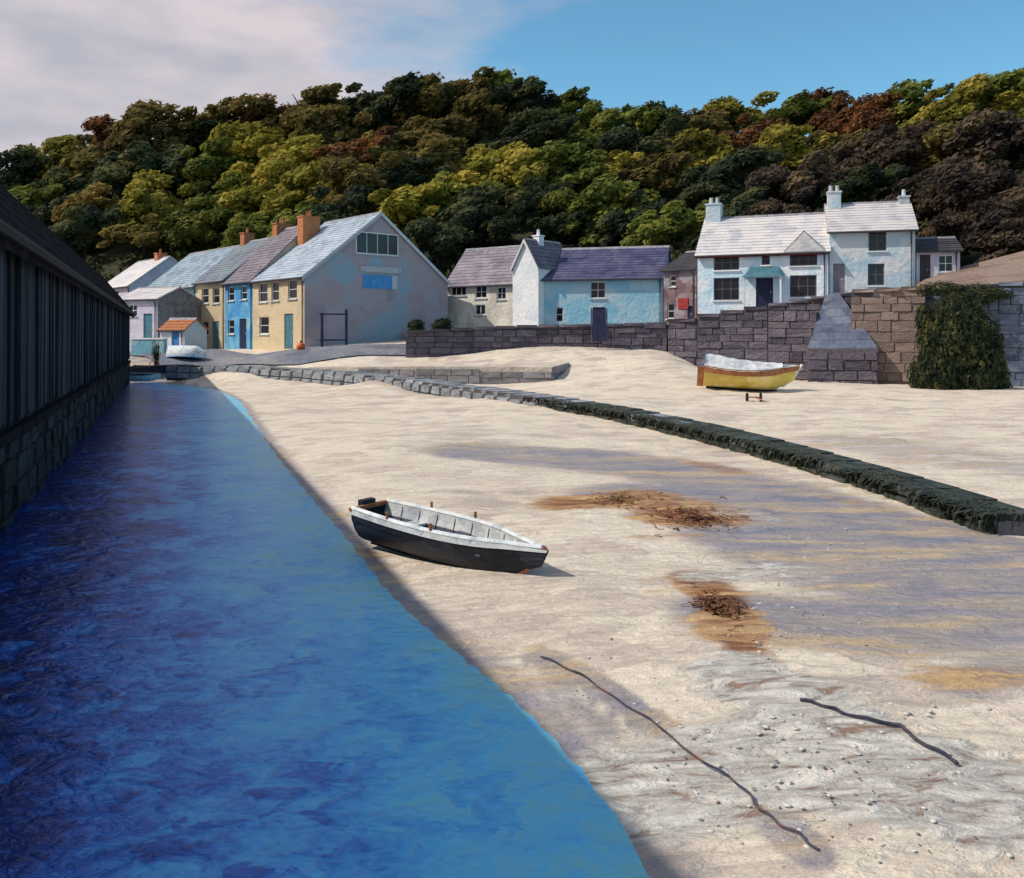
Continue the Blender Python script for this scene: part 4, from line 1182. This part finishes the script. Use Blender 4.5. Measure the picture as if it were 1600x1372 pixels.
# yellow boat on the upper beach
pa, pz = G(1104, 610), G(1252, 616)
dv = pz-pa; dv.z = 0
dv = Vector((dv.x, -.9, 0)); Ly = dv.length
by = Vector((pa.x, pa.y+.6, ter((pa.x+pz.x)/2, (pa.y+pz.y)/2)+.22))
yb, add, yo, yi = boat('yellow_boat', 'yellow boat with grey-white canvas cover on the upper beach', by, math.atan2(dv.y, dv.x), math.radians(6), Ly, 1.85, .98,
     'yellow_paint', 'boat_white', 'boat_inside', tran=.8, sheer=.22, bow_rake=.35, trim=math.radians(3))
nk = len(yo[0])//2
add('sheer_strake', surf([[v+Vector((0, -.02, .0)) for v in r] for r in yo], lo=0, hi=2), 'boat_rust')
m = MB(); rings = []
for i in range(0, 17):
    a, b = yo[i][0], yo[i][2*nk]; r = []
    hc = .58*math.sin(min(1, (i+5)/8)*math.pi/2)*(1-.62*i/16)
    for j in range(-6, 7):
        q = (a+b)/2+(b-a)/2*(j/6)*1.04; q.z = a.z-.05+hc*(1-(abs(j)/6)**1.9)+.02*math.sin(i*2.3+j); r.append(q)
    rings.append(r)
m = surf(rings, close_first=True); m.f.append(tuple((len(rings)-1)*13+j for j in range(13))[::-1])
add('canvas_cover', m, 'grey_canvas', True)
add('stem_post', MB().tube([Vector((Ly*.9, 0, .2)), Vector((Ly+.06, 0, .6)), Vector((Ly+.42, 0, 1.28))], [.06, .06, .05], 6), 'boat_white')
add('keel', MB().box((.1, -.04, -.08), (Ly*.82, 0, 0), (0, .08, 0), (0, 0, .12)), 'black_hull')
add('rudder', MB().box((-.32, -.03, .0), (.3, 0, 0), (0, .06, 0), (0, 0, .9)), 'boat_rust')
# launching trolley wheels under its bow
c = G(1178, 628); c.z = ter(c.x, c.y)+.19
tr = empty('launching_trolley', (c.x, c.y, c.z-.19), 'little black-wheeled launching trolley below the yellow boat', 'trolley')
for dx in (-.28, .28):
    cc = c+Vector((dx, .05*dx, 0))
    pts = [cc+Vector((.05*math.cos(a), math.cos(a)*.14, math.sin(a)*.14)) for a in np.linspace(0, 2*math.pi, 17)]
    wo = MB().tube(pts, .05, 6, False).build('wheel', MAT['rubber'], tr)
    MB().tube([cc+Vector((-.04, 0, 0)), cc+Vector((.04, 0, 0))], .06, 10).build('hub', MAT['grey_paint'], wo)
MB().tube([c+Vector((-.28, -.014, 0)), c+Vector((.28, .014, 0))], .025, 6).build('axle', MAT['boat_rust'], tr)
MB().tube([c, c+Vector((.3, -.8, -.12))], .025, 6).build('handle', MAT['boat_rust'], tr)

# pale skiff and dark punt at the head of the blue painted shadow
p = G(200, 592, 40); q_ = W(200, 589, 60)
loc = Vector((q_.x-.1, 59.6, .12))
sk, add, so, si = boat('skiff', 'tiny pale skiff drawn up at the corner of the dark shed', loc, math.radians(-6), math.radians(10), 2.4, 1.0, .42, 'boat_white', 'boat_white', 'boat_inside')
loc2 = Vector((W(205, 580, 61.5).x, 61.6, ter(-25.5, 61.6)+.02))
pu, add, so, si = boat('punt', 'black punt with hoop handle lying behind the pale skiff', loc2, math.radians(5), math.radians(4), 2.3, 1.2, .62, 'black_hull', 'rubber', 'boat_inside')
m = MB(); m.tube([Vector((1.5+.35*math.cos(a), 0, .6+.45*math.sin(a))) for a in np.linspace(0, math.pi, 12)], .03, 6); add('hoop', m, 'boat_rust')
# upturned white boat by the low aqua wall
loc3 = Vector((W(262, 550, 64.5).x, 64.8, ter(-24, 64.8)+.85))
uw, add, so, si = boat('upturned_boat', 'white boat turned keel-up on the quay below the white hut', loc3, math.radians(-8), math.radians(180), 2.6, 1.3, .75, 'boat_white', 'blue_paint', 'boat_inside')

# ------------------------------------------------------------------ quay furniture
# low aqua garden wall
wa, wb = W(205, 556, 67), W(256, 556, 66); z0 = ter(wa.x, wa.y)-.2
gw = empty('garden_wall', (wa.x, wa.y, z0), 'low pale aqua garden wall at the end of the shed', 'wall')
al = Vector((wb.x-wa.x, wb.y-wa.y, 0)); nn = Vector((al.y, -al.x, 0)).normalized()
MB().box(Vector((wa.x, wa.y, z0)), al, -nn*.35, Vector((0, 0, 1.45))).build('wall', MAT['render_aqua'], gw)
MB().box(Vector((wa.x, wa.y, z0+1.455))+nn*.06, al, -nn*.47, Vector((0, 0, .1))).build('coping', MAT['white_paint'], gw)

# dark blue timber frame in front of the gable
f0, f1 = W(503, 540, 62), W(541, 538, 62.6)
zf = ter(f0.x, f0.y); up = Vector((0, 0, 1))
fr_root = empty('timber_frame', (f0.x, f0.y, zf), 'dark navy timber frame standing in front of the grey-mauve gable', 'frame')
zt0 = W(503, 489, 62).z
for p in (f0, f1): MB().tube([Vector((p.x, p.y, zf-.1)), Vector((p.x, p.y, zt0+(.25 if p is f1 else 0)))], .10, 8).build('post', MAT['navy_paint'], fr_root)
for zz in (zt0-.08, zf+.55): MB().tube([Vector((f0.x-.15, f0.y-.11, zz)), Vector((f1.x+.15, f1.y-.11, zz))], .06, 6).build('rail', MAT['navy_paint'], fr_root)
# buoy
bp = W(470, 536, 61.5); zb_ = ter(bp.x, bp.y)+.28
bu = empty('buoy', (bp.x, bp.y, zb_-.2), 'orange-red buoy at the foot of the gabled house', 'buoy')
m = MB(); m.tube([Vector((bp.x, bp.y, zb_+.30*math.sin(a))) for a in np.linspace(-1.5, 1.5, 9)], [max(.02, .30*math.cos(a)) for a in np.linspace(-1.5, 1.5, 9)], 12); m.build('float', MAT['orange_buoy'], bu, smooth=True)
MB().tube([Vector((bp.x, bp.y, zb_+.28)), Vector((bp.x, bp.y, zb_+.42))], .05, 6).build('eye', MAT['rubber'], bu)
# dark door in the sea wall
dd = W(926, 534, 56.7); d2 = W(947, 534, 56.6); zz = W(936, 533, 56.6).z; zt_ = W(936, 484, 56.6).z
gd = empty('sea_wall_gate', (dd.x, dd.y, zz), 'tall dark navy gate set in the low sea wall', 'gate')
wv = Vector((d2.x-dd.x, d2.y-dd.y, 0)); nn = Vector((wv.y, -wv.x, 0)).normalized()
for i in range(4): MB().box(Vector((dd.x, dd.y, zz))+wv*(i/4)+nn*.22, wv*.235, nn*.05, up*(zt_-zz)).build('board', MAT['navy_paint'], gd)
for f_ in (0, 1): MB().box(Vector((dd.x, dd.y, zz-.1))+wv*(f_*1.12-.12)+nn*.14, wv*.10, nn*.15, up*(zt_-zz+.2)).build('post', MAT['slate_navy'], gd)

# ------------------------------------------------------------------ foliage
def leaf_cloud(n, lobes, size, seed, squash=.8, flat=False):
    """quads spread through overlapping lobes, denser near their skins"""
    r = np.random.default_rng(seed); V = []; F = []
    w = np.array([l[3]**2 for l in lobes]); w = w/w.sum()
    pick = r.choice(len(lobes), n, p=w)
    d = r.normal(size=(n, 3)); d /= np.linalg.norm(d, axis=1)[:, None]
    rad = r.uniform(.25, 1, n)**.45*r.uniform(.88, 1.1, n)
    C = np.array([l[:3] for l in lobes])[pick]; R = np.array([l[3] for l in lobes])[pick]
    P = C+d*(R*rad)[:, None]*np.array([1, 1, squash])
    nrm = d+r.normal(size=(n, 3))*.55+np.array([0, 0, .35]); nrm /= np.linalg.norm(nrm, axis=1)[:, None]
    a = np.cross(nrm, r.normal(size=(n, 3))); a /= np.linalg.norm(a, axis=1)[:, None]+1e-9
    b = np.cross(nrm, a)
    s = size*r.uniform(.6, 1.5, n)
    a = a*s[:, None]; b = b*(s*r.uniform(.45, .8, n))[:, None]
    v = np.stack([P-a, P-b*.9+a*.1, P+a, P+b], 1).reshape(-1, 3)
    f = np.arange(4*n).reshape(-1, 4)
    return v, f
def crown_mesh(name, seed, n=4200, size=.033):
    r = np.random.default_rng(seed)
    lobes = [(0, 0, -.02, .27)]
    for i in range(22):
        an = r.uniform(0, 2*math.pi); rr = r.uniform(.12, .46); z = r.uniform(-.34, .36)*(1.15-rr)
        lobes.append((rr*math.cos(an), rr*math.sin(an), z, r.uniform(.06, .19)))
    v, f = leaf_cloud(n, lobes, size, seed)
    me = bpy.data.meshes.new(name); me.from_pydata(v.tolist(), [], f.tolist())
    return me
CROWN = [crown_mesh('crown', 100+i) for i in range(6)]
crown_cache = {}
def crown(i, kind):
    if (i, kind) not in crown_cache:
        me = CROWN[i].copy(); me.name = 'crown'; me.materials.append(LEAF[kind]); crown_cache[(i, kind)] = me
    return crown_cache[(i, kind)]
def trunk_mesh():
    m = MB(); m.tube([(0, 0, -.62), (.01, 0, -.3), (0, .01, 0)], [.035, .026, .018], 7)
    for a in (0.3, 1.7, 2.9, 4.2, 5.3):
        m.tube([(0, 0, -.28+.04*a), (.1*math.cos(a), .1*math.sin(a), -.12+.03*a), (.24*math.cos(a), .24*math.sin(a), .02+.03*a)], [.014, .010, .004], 5)
    me = bpy.data.meshes.new('trunk'); me.from_pydata([tuple(v) for v in m.v], [], m.f); me.materials.append(MAT['bark']); return me
TRUNK = trunk_mesh()
TREES = [
 (12,285,80,'dark'),(72,258,84,'yellow'),(38,318,84,'green'),(112,300,90,'dark'),(186,208,78,'rust'),(235,215,92,'olive'),(160,250,80,'olive'),(212,272,92,'dark'),
 (292,206,84,'olive'),(336,205,84,'dark'),(272,262,84,'green'),(238,318,100,'yellow'),(226,362,84,'olive'),(132,362,88,'dark'),(96,340,86,'dark'),(170,330,84,'olive'),
 (330,262,92,'green'),(384,246,92,'yellow'),(342,318,92,'green'),(446,252,84,'yellow'),(398,200,80,'olive'),(432,182,78,'rust'),(480,178,90,'olive'),(512,212,90,'olive'),
 (556,166,88,'dark'),(604,170,92,'dark'),(540,248,84,'rust'),(588,238,84,'olive'),(450,304,92,'yellow'),(520,290,84,'yellow'),(396,306,92,'yellow'),(470,346,84,'green'),
 (300,362,90,'green'),(384,362,88,'green'),(566,296,90,'olive'),(622,286,92,'dark'),(520,336,84,'dark'),(646,166,86,'olive'),(694,160,86,'olive'),(656,214,92,'olive'),
 (722,196,88,'olive'),(684,254,92,'olive'),(742,258,94,'yellow'),(786,276,88,'yellow'),(644,326,92,'yellow'),(706,308,92,'green'),(684,372,88,'dark'),(742,344,92,'dark'),
 (786,352,86,'dark'),(746,152,80,'green'),(790,160,88,'dark'),(836,160,88,'dark'),(880,170,80,'green'),(840,212,104,'dark'),(908,218,84,'green'),(964,210,96,'green'),
 (1018,212,88,'dark'),(930,186,76,'green'),(990,248,92,'dark'),(880,272,98,'green'),(832,306,100,'dark'),(956,272,92,'yellow'),(1008,284,90,'olive'),(1050,244,84,'olive'),
 (906,330,88,'green'),(956,336,92,'green'),(1004,342,90,'dark'),(1042,352,80,'green'),(864,356,84,'dark'),(1092,200,88,'olive'),(1136,184,88,'yellow'),(1086,246,88,'yellow'),
 (1172,214,84,'rust'),(1232,188,80,'green'),(1268,186,74,'rust'),(1314,186,80,'rust'),(1360,184,78,'rust'),(1222,242,96,'yellow'),(1284,238,92,'olive'),(1346,250,100,'brown'),
 (1150,272,100,'dark'),(1090,300,94,'dark'),(1216,300,92,'brown'),(1420,170,84,'green'),(1472,172,90,'yellow'),(1530,164,88,'green'),(1586,164,84,'yellow'),(1404,240,108,'brown'),
 (1468,232,100,'olive'),(1540,232,108,'brown'),(1596,228,90,'brown'),(1444,304,108,'brown'),(1512,310,108,'brown'),(1584,312,104,'brown'),(1484,366,88,'brown'),(1552,366,94,'brown'),
 (1610,372,92,'brown'),(1336,300,82,'dark'),(1280,290,86,'brown'),(1140,336,80,'dark'),(1210,340,74,'brown'),(1650,190,90,'green'),(1650,290,100,'brown'),(-40,300,90,'dark'),(-60,360,90,'dark')]
KIND_WORDS = {'yellow': 'yellow-green tree', 'green': 'mid-green tree', 'olive': 'olive-brown tree', 'rust': 'rusty orange tree', 'dark': 'blackish-green tree', 'brown': 'dark brown tree'}
MARKS = [(150, 'the dark shed'), (300, 'the aqua house'), (400, 'the cream terraced house'), (520, 'the tallest orange chimney'), (640, 'the big gable'),
         (760, 'the mauve-roofed cottage'), (860, 'the white gable'), (960, "the blue house's left half"), (1070, "the blue house's right half"),
         (1190, "the inn's left half"), (1295, "the inn's right half"), (1430, 'the taller white house'), (1530, 'the lean-to'), (9999, 'the ivy mound')]
def hill_hit(px, py):
    D = np.linspace(60, 196, 700); z = CAMZ+(HOR-py)/FPX*D; t = hill_z(np.full_like(D, px), D)
    k = np.argmax(z <= t) if (z <= t).any() else len(D)-1
    return D[k]
labels = {}
info = []
for i, (px, py, sz, kind) in enumerate(TREES):
    mark = next(w for lim, w in MARKS if px < lim)
    yc = float(np.interp(px, [s[0] for s in SKY], [s[1] for s in SKY]))
    rowp = 'on the skyline' if py-yc < 42 else ('low on slope' if py > 285 else 'halfway up slope')
    info.append((KIND_WORDS[kind], rowp, mark))
def ordinal(k): return ['first', 'second', 'third', 'fourth', 'fifth', 'sixth'][k]
for i, (px, py, sz, kind) in enumerate(TREES):
    kw, rowp, mark = info[i]
    same = sorted([j for j in range(len(TREES)) if info[j] == info[i]], key=lambda j: TREES[j][0])
    lab = f"{kw} {rowp} above {mark}"
    if len(same) > 1: lab = f"{ordinal(same.index(i))} {kw} from left {rowp} above {mark}"
    py_base = min(py+sz*.55, 470)
    D = hill_hit(px, py_base)
    cz = W(px, py, D)
    size = sz*random.uniform(1.08, 1.5)/FPX*D
    root = empty('hillside_tree', (cz.x, cz.y, cz.z-size*.62), lab, 'tree', 'trees on the wooded hillside')
    c = bpy.data.objects.new('crown', crown(i % 6, kind)); c.parent = root
    c.location = (0, 0, size*.62); c.scale = (size*random.uniform(1.1, 1.5), size*random.uniform(.9, 1.2), size*random.uniform(.66, .9)); fl = random.random() < .5; c.rotation_euler = (random.uniform(-.2, .2), (.38 if fl else -.38)+random.uniform(-.12, .12), (math.pi if fl else 0)+random.uniform(-.3, .3))
    COL.objects.link(c)
    tk = bpy.data.objects.new('trunk', TRUNK); tk.parent = root
    tk.location = (0, 0, size*.62); tk.scale = (size,)*3; tk.rotation_euler = (0, 0, random.uniform(0, 6.28)); COL.objects.link(tk)

# undergrowth between the trees
def scatter(name, pts, n, size, mat, label, rad):
    r = np.random.default_rng(5)
    lob = [(p[0], p[1], p[2], rad*r.uniform(.6, 1.3)) for p in pts]
    v, f = leaf_cloud(n, lob, size, 77)
    return tag(mk(name, v.tolist(), f.tolist(), mat), label, kind='stuff')
up_ = []
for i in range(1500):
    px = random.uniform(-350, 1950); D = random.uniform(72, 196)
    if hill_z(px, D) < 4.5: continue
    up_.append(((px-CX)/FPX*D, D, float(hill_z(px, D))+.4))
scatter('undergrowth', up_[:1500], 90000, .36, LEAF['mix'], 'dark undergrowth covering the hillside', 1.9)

def bush(name, label, centre, rx, ry, rz, n, size, kind, cat='bush', seed=1, nl=9, lobes=None):
    r = np.random.default_rng(seed); lob = [(0, 0, .45, .5)]
    for i in range(nl):
        a = r.uniform(0, 6.28); q = r.uniform(.2, .6); lob.append((q*math.cos(a), q*math.sin(a), r.uniform(.1, .75), r.uniform(.22, .38)))
    if lobes: lob = lobes
    v, f = leaf_cloud(n, lob, size/max(rx, rz), seed, 1.0)
    v = v*np.array([rx, ry, rz]); v[:, 2] = np.maximum(v[:, 2], -.1)
    root = empty(name, centre, label, cat)
    me = bpy.data.meshes.new('foliage'); me.from_pydata(v.tolist(), [], f.tolist()); me.materials.append(LEAF[kind])
    o = bpy.data.objects.new('foliage', me); o.parent = root; COL.objects.link(o)
    m = MB()
    for k in range(5):
        a = k*1.3; m.tube([(0, 0, -.1), (.2*rx*math.cos(a), .2*ry*math.sin(a), .35*rz), (.45*rx*math.cos(a), .45*ry*math.sin(a), .7*rz)], [.06, .04, .015], 5)
    me = bpy.data.meshes.new('stems'); me.from_pydata([tuple(v_) for v_ in m.v], [], m.f); me.materials.append(MAT['bark'])
    o = bpy.data.objects.new('stems', me); o.parent = root; COL.objects.link(o)
    return root
# ivy mound at the right
c = W(1500, 600, 44.5); c.z = ter(c.x, c.y)
bush('ivy_mound', 'large dark ivy-covered mound at the right of the walls', c, 2.6, 1.5, 4.4, 19000, .15, 'dark', 'ivy', 3, 14,
     lobes=[(-.35,0,.18,.42),(.3,-.1,.2,.45),(0,.1,.35,.5),(-.5,.1,.5,.3),(.45,0,.5,.36),(-.25,0,.72,.3),(.25,.1,.76,.26),(.62,0,.24,.28),(-.7,.1,.12,.26),(0,-.2,.55,.36),(-.62,.2,.78,.18),(.8,.1,.08,.2),(.1,0,.95,.12)])
c2 = W(1530, 470, 47.2); c2.z -= .2
bush('bank_shrub', 'dark shrub on the bank above the ivy mound', c2, 3.6, 1.2, 1.2, 5200, .12, 'dark', seed=5)
# hedge behind the sea wall
for i, (px, lab) in enumerate([(652, 'dark hedge bush nearest the big gable, behind the sea wall'), (690, 'dark hedge bush between the big gable and the cream cottage')]):
    c = W(px, 514, 59.5); c.z -= .15
    bush('hedge_bush', lab, c, 1.0, .7, .9, 1300, .09, 'dark', seed=20+i)
c = W(244, 560, 62.5); c.z = ter(c.x, c.y)
bush('slender_shrub', 'tall narrow dark green shrub on the quay by the shed', c, .45, .45, 2.3, 1500, .08, 'dark', seed=31)

# ------------------------------------------------------------------ things lying on the beach
# seaweed wrack
def wrack(label, centre_px, rad, n, seed, mat):
    r = np.random.default_rng(seed); c = G(*centre_px); V, F = [], []
    for i in range(n):
        a = r.uniform(0, 6.28); q = abs(r.normal())*.55
        x = c.x+math.cos(a)*q*rad[0]; y = c.y+math.sin(a)*q*rad[1]; L_ = r.uniform(.05, .15); h = r.uniform(-.9, .5); w_ = r.uniform(.008, .02)
        z = ter(x, y)
        p = [Vector((x+math.cos(h+.5*math.sin(k*1.5))*L_*k/3, y+math.sin(h+.5*math.sin(k*1.5))*L_*k/3, z+.02+.015*math.sin(k*2+i)+r.uniform(0, .02))) for k in range(4)]
        nn_ = Vector((-math.sin(h), math.cos(h), r.uniform(-.6, .6)))*w_
        n0 = len(V)
        for k in range(4): V += [p[k]-nn_, p[k]+nn_]
        for k in range(3): F.append((n0+2*k, n0+2*k+1, n0+2*k+3, n0+2*k+2))
    o = mk('seaweed_patch', V, F, mat, origin=c); tag(o, label, 'seaweed', 'seaweed stranded on the sand', kind='stuff'); return o
MAT['wrack'] = M('wrack', [(.07,.03,.018),(.17,.07,.03),(.28,.13,.05)], 3, .6, .3)
MAT['wrack_ochre'] = M('wrack_ochre', [(.20,.11,.04),(.36,.21,.08)], 3, .6, .3)
wrack('rust-brown seaweed clump on the sand right of the dinghy, nearer the jetty', (1080, 812), (.7, .9), 260, 3, MAT['wrack'])
wrack('ochre seaweed straggle on the sand behind the dinghy bow', (965, 782), (.8, .9), 160, 4, MAT['wrack_ochre'])
wrack('narrow red-brown seaweed trail on the open sand below the other clumps', (1118, 950), (.25, .65), 170, 5, MAT['wrack'])

# pebbles and shells
def pebble_mesh(seed):
    r = np.random.default_rng(seed); V, F = [], []
    for lat in (-1, 0, 1):
        pass
    ring = 7; rows = [(-.5, .55), (0, 1.0), (.45, .7)]
    for z, rr in rows:
        for j in range(ring):
            a = 2*math.pi*j/ring; k = rr*r.uniform(.85, 1.12); V.append((k*math.cos(a), .75*k*math.sin(a), .5*z+r.uniform(-.04, .04)))
    for i in range(2):
        for j in range(ring): F.append((i*ring+j, i*ring+(j+1) % ring, (i+1)*ring+(j+1) % ring, (i+1)*ring+j))
    F.append(tuple(range(2*ring, 3*ring)))
    return np.array(V), F
def pebbles(name, label, regions, n, smin, smax, mat, seed):
    r = np.random.default_rng(seed); V, F = [], []; base = [pebble_mesh(seed+i) for i in range(4)]
    cum = 0
    xs, ys = [], []
    for i in range(n):
        x0, y0, x1, y1, sd = regions[r.integers(len(regions))]
        f = r.random(); px = x0+(x1-x0)*f+r.normal()*sd*1.6; py = y0+(y1-y0)*f+r.normal()*sd
        if py < 700 or py > 1420: py = (y0+y1)/2
        D = (CAMZ-.17)*FPX/(py-HOR); xs.append((px-CX)/FPX*D); ys.append(D)
    zs = terr(np.array(xs), np.array(ys))
    for x, y, z in zip(xs, ys, zs):
        if z < .03: continue
        v, f = base[r.integers(4)]; s = smin+(smax-smin)*r.random()**2.5; a = r.uniform(0, 6.28)
        ca, sa = math.cos(a)*s, math.sin(a)*s; n0 = len(V)
        for q in v: V.append((x+q[0]*ca-q[1]*sa, y+q[0]*sa+q[1]*ca, z+q[2]*s+.004))
        F += [tuple(n0+k for k in ff) for ff in f]
    o = mk(name, V, F, mat, smooth=True); return tag(o, label, kind='stuff')
MAT['pebble_white'] = M('pebble_white', [(.50,.48,.44),(.70,.68,.63),(.78,.76,.72)], 6, .8, .3)
MAT['pebble_grey'] = M('pebble_grey', [(.16,.16,.18),(.30,.28,.27),(.42,.36,.28)], 4, .8, .3)
MAT['pebble_rust'] = M('pebble_rust', [(.22,.09,.05),(.38,.17,.08)], 6, .8, .3)
regs = [(1000,1200,1350,1180,60),(1050,1300,1500,1280,55),(1200,1080,1450,1160,40),(1150,940,1250,1040,40),(1150,850,1300,900,25)]
pebbles('pebbles', 'white pebbles and shells strewn over the near sand', regs, 520, .005, .032, MAT['pebble_white'], 1)
pebbles('grey_pebbles', 'grey pebbles strewn over the near sand', regs+[(900,1000,1100,1100,40)], 240, .004, .02, MAT['pebble_grey'], 2)
pebbles('rust_pebbles', 'rusty brown shingle in the near sand', regs, 160, .004, .016, MAT['pebble_rust'], 9)

# mooring rope in the near sand
def rope(label, pxs, r0, name='mooring_rope', mat='rope'):
    pts = [G(*p) for p in pxs]; P_ = []
    for i in range(len(pts)-1):
        for j in range(12):
            p = pts[i].lerp(pts[i+1], j/12); s_ = (i*12+j)
            p.x += .018*math.sin(s_*.31)+.008*math.sin(s_*.9); p.y += .025*math.sin(s_*.17+1); p.z = ter(p.x, p.y)+r0*.4+.020+.006*math.sin(s_*.8); P_.append(p)
    m = MB(); m.tube(P_, [r0*(1+.05*math.sin(k*2.9)) for k in range(len(P_))], 7)
    return tag(m.build(name, MAT[mat], origin=P_[0], smooth=True), label, 'rope')
rope('dark blue mooring rope across the shingle near the lower right', [(1252,1102),(1320,1120),(1400,1140),(1440,1165),(1500,1205)], .013)
rope('thin dark rope following the wet groove towards the bottom edge', [(845,1032),(930,1072),(1010,1130),(1090,1192),(1160,1245),(1215,1290),(1285,1345)], .008)

print('stones', cnt, n1, n2, n3, n4, n5, 'objects', len(bpy.data.objects))
